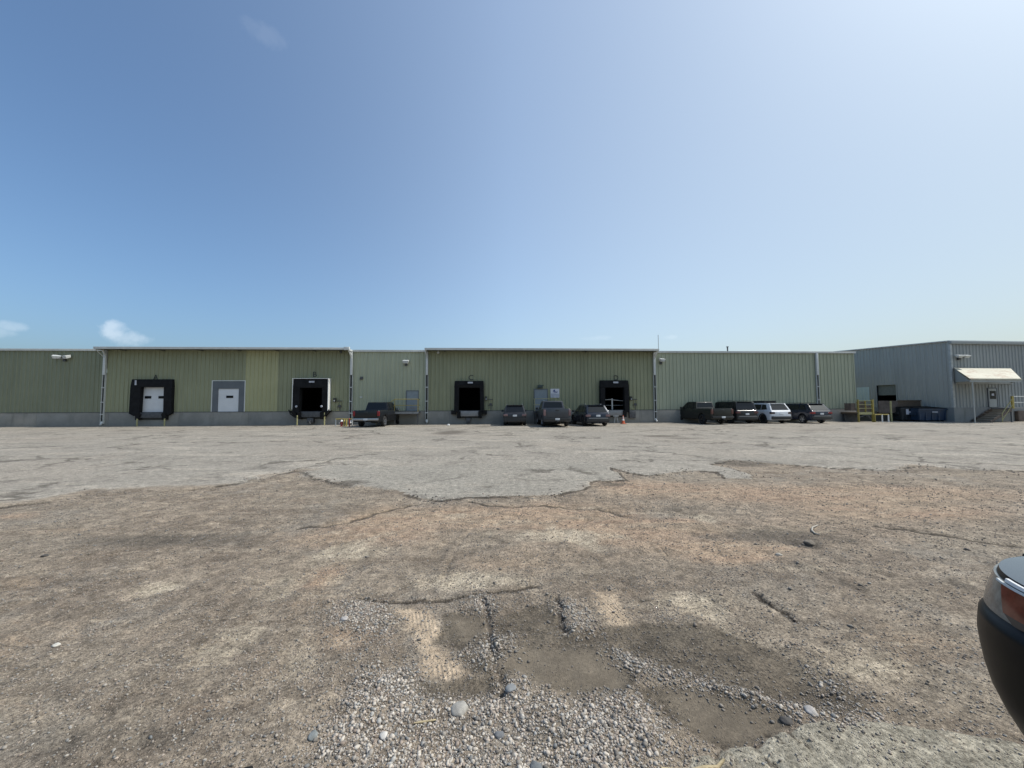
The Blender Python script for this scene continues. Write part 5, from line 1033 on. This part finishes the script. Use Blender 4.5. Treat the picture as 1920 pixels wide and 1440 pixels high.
def suv(**k):
    L, W, H = k.get('L', 4.7), k.get('W', 1.86), k.get('H', 1.70); hw = W / 2; yr = -L / 2; b = k.get('belt', 1.08); rk = k.get('rake', .35)
    sp = dict(L=L, W=W, belt=b, gc=k.get('gc', .25), wr=k.get('wr', .36), wy=(yr + .92, L / 2 - .90), ends=.20, clad=k.get('clad', False)); z0 = b - .03
    sp['top'] = [(yr, b - .10), (yr + .06, b - .03), (yr + .3, b), (.95, b - .03), (1.1, b - .03), (L / 2 - .35, b - .16), (L / 2, b - .30)]
    y0 = yr + .06; f0 = 1.25; sp['cab'] = dict(wb=.93, wt=k.get('wt', .74), prof=[(y0, z0), (y0 + rk, H - .06), (y0 + rk + .15, H - .015), (-.5, H), (.25, H - .02), (.42, H - .06), (f0, z0 + .02), (f0 + .05, z0)],
        side=[[(y0 + rk * .6 + .24, b + .07), (y0 + rk + .30, H - .14), (y0 + rk + .72, H - .12), (y0 + rk + .72, b + .04)], [(y0 + rk + .80, b + .04), (y0 + rk + .80, H - .12), (-.12, H - .11), (-.12, b + .03)], [(-.03, b + .03), (-.03, H - .11), (.30, H - .13), (1.02, b + .03)]],
        rear=((y0, z0), (y0 + rk, H - .06)), front=((f0, z0 + .02), (.42, H - .06)), mirror=(.98, b + .06), handles=(-1.0 + .1, .05), rails=k.get('rails'), railmat=k.get('railmat', M['blackpl']), mat=k.get('cabmat', k['paint']))
    if k.get('fr'): sp['rwin'] = k['fr']
    zt = b - .04; tl = k.get('tl', M['tl'])
    sp['rear_parts'] = [('taillight', tl, [(-hw * .99, -hw * .62, yr - .012, yr + .16, zt - .26, zt - .10), (hw * .62, hw * .99, yr - .012, yr + .16, zt - .26, zt - .10)]), ('license_plate', M['plate'], [(-.16, .16, yr - .03, yr + .02, .72, .86)]), ('bumper', k.get('bumper', M['blackpl']), [(-hw * .93, hw * .93, yr - .06, yr + .12, .36, .60)]),
        ('spoiler', k.get('cabmat', k['paint']), [(-hw * .68, hw * .68, y0 + rk - .12, y0 + rk + .12, H - .055, H - .015)]), ('bumper_trim', k.get('trim', M['chrome']), [(-hw * .8, hw * .8, yr - .07, yr - .05, .60, .635)])] + k.get('extra', [])
    sp.update({a: b_ for a, b_ in k.items() if a in ('paint', 'rim', 'hmat', 'mirmat')}); sp['L'] = L; sp['W'] = W; return sp
def put(px, py, L, ang):
    """vehicle whose rear bumper centre stands at this pixel of the ground, nose turned by ang degrees from straight ahead (left positive)"""
    p = gp(px, py); a = R(ang); d = Vector((-math.sin(a), math.cos(a), 0)); return p + d * (L / 2), a
# 1 black pickup
sp = pickup(paint=P['black'], rim='chrome', L=5.7, H=1.90, bedtop=1.26, tl=M['tl'], mirmat=M['chrome']); loc, a = put(686, 801.5, 5.7, -2)
make_car(sp, 'pickup_truck', loc, a, 'black pickup truck with chrome bumper and wheels parked alone on the left', 'pickup truck')
sp = suv(paint=P['darkgrey'], L=4.45, W=1.80, H=1.64, belt=1.06, rails=(-1.5, .2), railmat=M['chrome'], tl=M['tlc'], rim='rimd', trim=M['blackpl']); loc, a = put(965.5, 798.6, 4.45, 1)
make_car(sp, 'parked_suv', loc, a, 'small dark grey hatchback SUV with silver roof rails left of the grey pickup', 'car')
sp = pickup(paint=P['grey'], L=5.7, W=1.98, H=1.93, bumper=M['blackpl'], tl=M['tlc'], rim='rim', bedtop=1.34); loc, a = put(1045, 801.3, 5.7, 2)
make_car(sp, 'pickup_truck', loc, a, 'grey pickup truck parked below the white emblem sign', 'pickup truck')
sp = suv(paint=P['slate'], L=4.65, W=1.86, H=1.62, belt=1.02, rake=.45, wt=.70, rails=(-1.2, .3), railmat=M['chrome'], tl=M['tlc'], rim='rimd'); loc, a = put(1122, 799.6, 4.65, 6)
make_car(sp, 'parked_suv', loc, a, 'dark blue-black sloping crossover parked in front of the right-hand dock', 'car')
sp = pickup(paint=P['olive'], L=5.5, W=1.92, H=1.84, bumper=M['blackpl'], tl=simple('tail_dim', (.12, .05, .04), .3), rim='rimd', bedtop=1.28, mirmat=M['olive'] if 'olive' in M else M['blackpl']); loc, a = put(1355, 796.3, 5.5, 9)
make_car(sp, 'pickup_truck', loc, a, 'dark olive-black pickup truck at the left end of the right-hand row', 'pickup truck')
sp = suv(paint=P['black'], L=5.0, W=1.96, H=1.85, belt=1.15, rake=.22, wt=.80, wr=.39, rails=(-1.9, .2), tl=simple('tail_dim2', (.10, .03, .03), .3), rim='rimd'); loc, a = put(1402, 794.5, 5.0, 6)
make_car(sp, 'parked_suv', loc, a, 'tall boxy black SUV parked between the olive pickup and the white SUV', 'car')
sp = suv(paint=P['white'], L=4.75, W=1.90, H=1.70, belt=1.10, rake=.36, wt=.74, clad=True, gc=.27, rim='rimd', bumper=M['blackpl'], trim=P['white'], cabmat=P['white'], tl=simple('tail_black', (.03, .012, .014), .2)); loc, a = put(1466, 794.3, 4.75, 6)
w_ = make_car(sp, 'parked_suv', loc, a, 'white SUV with a black roof rack between two dark cars', 'car')
mb = MB()
for sgn in (-1, 1): mb.box(sgn * .5 - .02, sgn * .5 + .02, -1.3, .2, 1.70, 1.76)
mb.box(-.55, .55, -1.1, -1.04, 1.76, 1.80); mb.box(-.55, .55, -.1, -.04, 1.76, 1.80); mb.box(-.5, .5, -1.25, .15, 1.80, 1.83)
for sgn in (-1, 1): mb.box(sgn * .52 - .02, sgn * .52 + .02, -1.25, .15, 1.80, 1.90)
mb.build('roof_rack', M['blackpl'], w_)
sp = suv(paint=P['navy'], L=4.9, W=1.93, H=1.66, belt=1.08, rake=.48, wt=.72, rim='rim', tl=M['tl'], rails=(-1.3, .3)); loc, a = put(1542, 794.0, 4.9, 7)
make_car(sp, 'parked_suv', loc, a, 'dark navy wagon with silver wheels at the right end of the row', 'car')

# ------------------------------------------------------------------ nose of the black vehicle standing beside the viewer
def near_car():
    XL, YF, HW, LEN = 1.400, 1.385, .98, 5.6            # left side, nose, half width, length
    wyc, wyr, ar, wr, wz = .61, -2.95, .54, .43, .50
    oy = YF - LEN / 2; root = empty('parked_pickup', (XL + HW, oy, 0), 0, label='nose corner of a black vehicle with its headlight, cut off at the right edge', cat='vehicle')
    ZT, ZB = 1.092, .60; cols = list(np.arange(YF - LEN, wyr - ar - .1, .2)) + list(np.linspace(wyr - ar - .05, wyr + ar + .05, 40)) + list(np.linspace(wyr + ar + .2, wyc - ar - .15, 12)) + list(np.linspace(wyc - ar - .05, wyc + ar + .05, 50)) + list(np.linspace(wyc + ar + .07, YF, 26))
    cols = sorted(c for c in cols if c <= YF)
    def tuck(y, z): return .085 * min(1, max(0, (.86 - z) / .23)) ** 1.5 * max(0, (y - .95) / .5)
    def half(y, z):
        yn = YF - .025 * max(0, (z - .90) / .20) ** 2; e = yn - y; a_ = .36
        k = 1 if e >= a_ else math.sqrt(max(0, 1 - (1 - e / a_) ** 2)) if e > 0 else 0
        w = HW - .34 * (1 - k); w -= .05 * max(0, (.78 - z) / .16) ** 1.6; w -= .03 * max(0, (z - .96) / .14) ** 1.5; w -= .024 * min(1, max(0, (z - .958) / .022)); w += .006 * math.exp(-((z - .90) / .04) ** 2); return w, e
    zs = [ZB, .625, .66, .70, .75, .80, .85, .875, .90, .925, .945, .958, .970, .982, 1.0, 1.03, 1.055, 1.07, ZT]; nz_ = len(zs); mb = MB()
    for sg in (-1, 1):
        vs = []; fs = []
        for y in cols:
            for z in zs:
                y2 = y - tuck(y, z); w, e = half(min(y, YF - .0001), z); za = z
                for wc in (wyc, wyr):
                    d = abs(y2 - wc)
                    if d < ar: za = max(za, wz + math.sqrt(ar * ar - d * d))
                vs.append((sg * w, y2 - oy, min(za, ZT)))
        for i_ in range(len(cols) - 1):
            for j_ in range(nz_ - 1):
                qd = (i_ * nz_ + j_, (i_ + 1) * nz_ + j_, (i_ + 1) * nz_ + j_ + 1, i_ * nz_ + j_ + 1); zz = [vs[k][2] for k in qd]
                if max(zz) - min(zz) > 1e-5: fs.append(qd)
        mb.add(vs, fs)
    rows = []
    for z in zs:
        w, e = half(YF - .0001, z); rows.append([(x, YF - tuck(YF, z) - oy + .05 * (1 - (x / w) ** 2), z) for x in np.linspace(-w, w, 15)])
    mb.add([v for r_ in rows for v in r_], [(j * 15 + i, j * 15 + i + 1, (j + 1) * 15 + i + 1, (j + 1) * 15 + i) for j in range(nz_ - 1) for i in range(14)])
    hv = []; T_ = (-1, -.95, -.85, -.5, 0, .5, .85, .95, 1)
    for y in cols:
        w, e = half(min(y, YF - .0001), ZT); e2 = max(0, YF - y); up_ = min(1, e2 / .25)
        for t_ in T_: hv.append((w * t_, y - oy + (.05 * (1 - t_ * t_) if y > YF - .005 else 0), ZT + (0 if abs(t_) > .99 else (.001 + .006 * (1 - t_ * t_)) * (.3 + .7 * up_) + .012 * min(1, max(0, e2 - .4) / 1.2))))
    hood = MB(); hood.add(hv, [(i * 9 + k, i * 9 + k + 1, (i + 1) * 9 + k + 1, (i + 1) * 9 + k) for i in range(len(cols) - 1) for k in range(8)])
    nearp = paint('paint_near_black', (.004, .0045, .005), .42, .0); hoodp = nearp; nearp.node_tree.nodes['Principled BSDF'].inputs['Specular IOR Level'].default_value = .22; mb.build('body', nearp, root, smooth=45); hood.build('hood', paint('paint_hood', (.012, .016, .020), .18, .6), root, smooth=45)
    mb = MB(); mb.box(-.66, .66, -LEN / 2 + .3, LEN / 2 - .42, .42, 1.0)
    for wc in (wyc, wyr):
        for sg in (-1, 1):
            pts = [(wc - oy + (ar - .004) * math.cos(t_), wz + (ar - .004) * math.sin(t_)) for t_ in np.linspace(-.1, math.pi + .1, 22)]
            mb.add([(sg * .955, y, z) for y, z in pts] + [(sg * .6, y, z) for y, z in pts], [(k, k + 1, 23 + k, 22 + k) for k in range(21)])
    mb.build('wheel_well', M['blackpl'], root)
    lip = simple('arch_lip', (.13, .13, .125), .4)
    for sg in (-1, 1):
        for wc in (wyc, wyr):
            mb = MB(); mb.tube([(sg * (half(min(wc + ar * math.cos(t_), 1.3), max(.6, wz + ar * math.sin(t_)))[0] + .002), wc - oy + (ar + .004) * math.cos(t_), wz + (ar + .004) * math.sin(t_)) for t_ in np.linspace(.30, math.pi - .30, 24)], .009, 6); mb.build('arch_lip', lip, root, smooth=50)
    a_, b_, c_ = wheel_meshes(wr, .27)
    for sg in (-1, 1):
        for wc in (wyc, wyr):
            w = a_.build('wheel', M['tyre'], root, smooth=30); b_.build('rim', M['rimd'], w, smooth=30); c_.build('hub', M['blackpl'], w); w.location = (sg * (HW - .19), wc - oy, wr); w.rotation_euler = (0, 0, 0 if sg > 0 else math.pi)
    def skin(sg, y0, y1, z0, z1, off, name, mat, parent, n=16, slant=0, slant2=0):
        mb = MB(); vs = []; fs = []; m_ = 5
        for lay in (off, off - .02):
            for i_ in range(n + 1):
                for j_ in range(m_ + 1):
                    tz = j_ / m_; ya = y0 + slant * (1 - tz); yb = y1 + slant2 * (1 - tz); y = ya + (yb - ya) * i_ / n; z = z0 + (z1 - z0) * tz
                    w, e = half(min(y, YF - .0001), z); h = .002; w2_, _ = half(min(y + h, YF - .0001), z); nrm = Vector((h, -(w2_ - w), 0)).normalized(); vs.append((sg * (w + nrm.x * lay), y - oy + nrm.y * lay, z))
        N1 = (n + 1) * (m_ + 1); ix = lambda l, i, j: l * N1 + i * (m_ + 1) + j
        for i_ in range(n):
            for j_ in range(m_):
                fs.append((ix(0, i_, j_), ix(0, i_ + 1, j_), ix(0, i_ + 1, j_ + 1), ix(0, i_, j_ + 1))); fs.append((ix(1, i_, j_ + 1), ix(1, i_ + 1, j_ + 1), ix(1, i_ + 1, j_), ix(1, i_, j_)))
        for i_ in range(n): fs.append((ix(0, i_ + 1, 0), ix(0, i_, 0), ix(1, i_, 0), ix(1, i_ + 1, 0))); fs.append((ix(0, i_, m_), ix(0, i_ + 1, m_), ix(1, i_ + 1, m_), ix(1, i_, m_)))
        for j_ in range(m_): fs.append((ix(0, 0, j_), ix(0, 0, j_ + 1), ix(1, 0, j_ + 1), ix(1, 0, j_))); fs.append((ix(0, n, j_ + 1), ix(0, n, j_), ix(1, n, j_), ix(1, n, j_ + 1)))
        mb.add(vs, fs); return mb.build(name, mat, parent, smooth=50)
    amber = simple('amber_lens', (.20, .055, .030), .12, var=.3, scale=18); clear = simple('clear_lens', (.15, .15, .135), .16, var=.3, scale=40); lb = simple('lens_base', (.05, .04, .038), .2)
    for sg in (-1, 1):
        hl = skin(sg, .95, 1.35, .980, 1.076, .006, 'headlight', clear, root, 26, slant=.02)
        skin(sg, .92, 1.205, 1.000, 1.070, .010, 'side_marker', amber, hl, 12, slant=.03, slant2=-.03); skin(sg, .94, 1.17, .981, 1.000, .0105, 'lens_base', lb, hl, 12, slant2=-.03)
        skin(sg, .90, 1.23, 1.0705, 1.0755, .0115, 'chrome_highlight', M['white_trim'], hl, 16); skin(sg, .90, 1.20, 1.079, 1.088, .008, 'hood_edge_highlight', M['white_paint'], root, 20)  # white strips paint the sky's highlight along lens top and hood edge
    z0 = 1.12; mb = MB(); yo = -LEN / 2; prof = [(-.95, z0), (-.90, 1.75), (-.8, 1.86), (.35, 1.86), (.5, 1.82), (1.15, 1.22), (1.2, z0)]; wzf = lambda z: .90 - .18 * (z - z0) / .74
    m = len(prof); mb.add([(wzf(z), y, z) for y, z in prof] + [(-wzf(z), y, z) for y, z in prof], [tuple(range(m)), tuple(range(m, 2 * m))[::-1]] + [(i, m + i, m + (i + 1) % m, (i + 1) % m) for i in range(m)]); mb.build('cabin', nearp, root, bevel=.04)
    for sg in (-1, 1):
        for poly in ([(-.78, 1.24), (-.75, 1.74), (-.15, 1.76), (-.15, 1.23)], [(-.05, 1.23), (-.05, 1.76), (.35, 1.74), (.95, 1.24)]):
            mb = MB(); pp = [(sg * wzf(z), y, z) for y, z in poly]; pp = pp if sg > 0 else pp[::-1]; panel(mb, pp, .006); mb.build('side_window', GL, root)
    mb = MB(); panel(mb, [(.75, 1.10, 1.27), (-.75, 1.10, 1.27), (-.62, .55, 1.77), (.62, .55, 1.77)], .008); mb.build('windshield', GL, root)
near_car()

# ------------------------------------------------------------------ give every separate piece of a paired part its own object
SPLIT = dict(base_flashing='base_flashing', corner_pad='corner_pad', control_conduit='control_conduit', yellow_conduit='yellow_conduit', handle='door_fitting', support_posts='support_post', cap='cap', reflective_band='reflective_band', yellow_posts='yellow_post', rail='rail', boards='board', bracing='brace', underside_screen='screen', casters='caster', underbody='underbody', door_handle='door_handle', lower_cladding='cladding')
def autosplit():
    for o in list(scene.objects):
        base = o.name.split('.')[0]
        if o.type != 'MESH' or base not in SPLIT or o.parent is None: continue
        me = o.data; n = len(me.vertices); par = list(range(n))
        def f(a):
            while par[a] != a: par[a] = par[par[a]]; a = par[a]
            return a
        for e in me.edges:
            a, b = f(e.vertices[0]), f(e.vertices[1])
            if a != b: par[a] = b
        comps = {}
        for i in range(n): comps.setdefault(f(i), []).append(i)
        C = list(comps.values()); bb = [(np.min([me.vertices[i].co[:] for i in c], 0), np.max([me.vertices[i].co[:] for i in c], 0)) for c in C]; g = list(range(len(C)))
        def h(a):
            while g[a] != a: a = g[a]
            return a
        for i in range(len(C)):
            for j in range(i + 1, len(C)):
                if np.all(bb[i][0] - .01 <= bb[j][1]) and np.all(bb[j][0] - .01 <= bb[i][1]):
                    a, b = h(i), h(j)
                    if a != b: g[a] = b
        grp = {}
        for k in range(len(C)): grp.setdefault(h(k), set()).update(C[k])
        if len(grp) < 2: continue
        mats = [m for m in me.materials]; par_ob = o.parent; mw = (o.location.copy(), o.rotation_euler.copy()); kids = [c for c in scene.objects if c.parent == o]
        for q, vs in enumerate(grp.values()):
            idx = {v: i for i, v in enumerate(sorted(vs))}; m2 = bpy.data.meshes.new(SPLIT[base]); m2.from_pydata([me.vertices[v].co[:] for v in sorted(vs)], [], [[idx[v] for v in p.vertices] for p in me.polygons if p.vertices[0] in vs])
            for m in mats: m2.materials.append(m)
            if me.polygons[0].use_smooth: m2.polygons.foreach_set('use_smooth', [True] * len(m2.polygons)); m2.set_sharp_from_angle(angle=R(40))
            w = bpy.data.objects.new(SPLIT[base] + '_', m2); COL.objects.link(w); w.parent = par_ob; w.location, w.rotation_euler = mw; NEW.append((w, SPLIT[base]))
        bpy.data.objects.remove(o)
NEW = []
autosplit()
for w, nm in NEW: w.name = nm
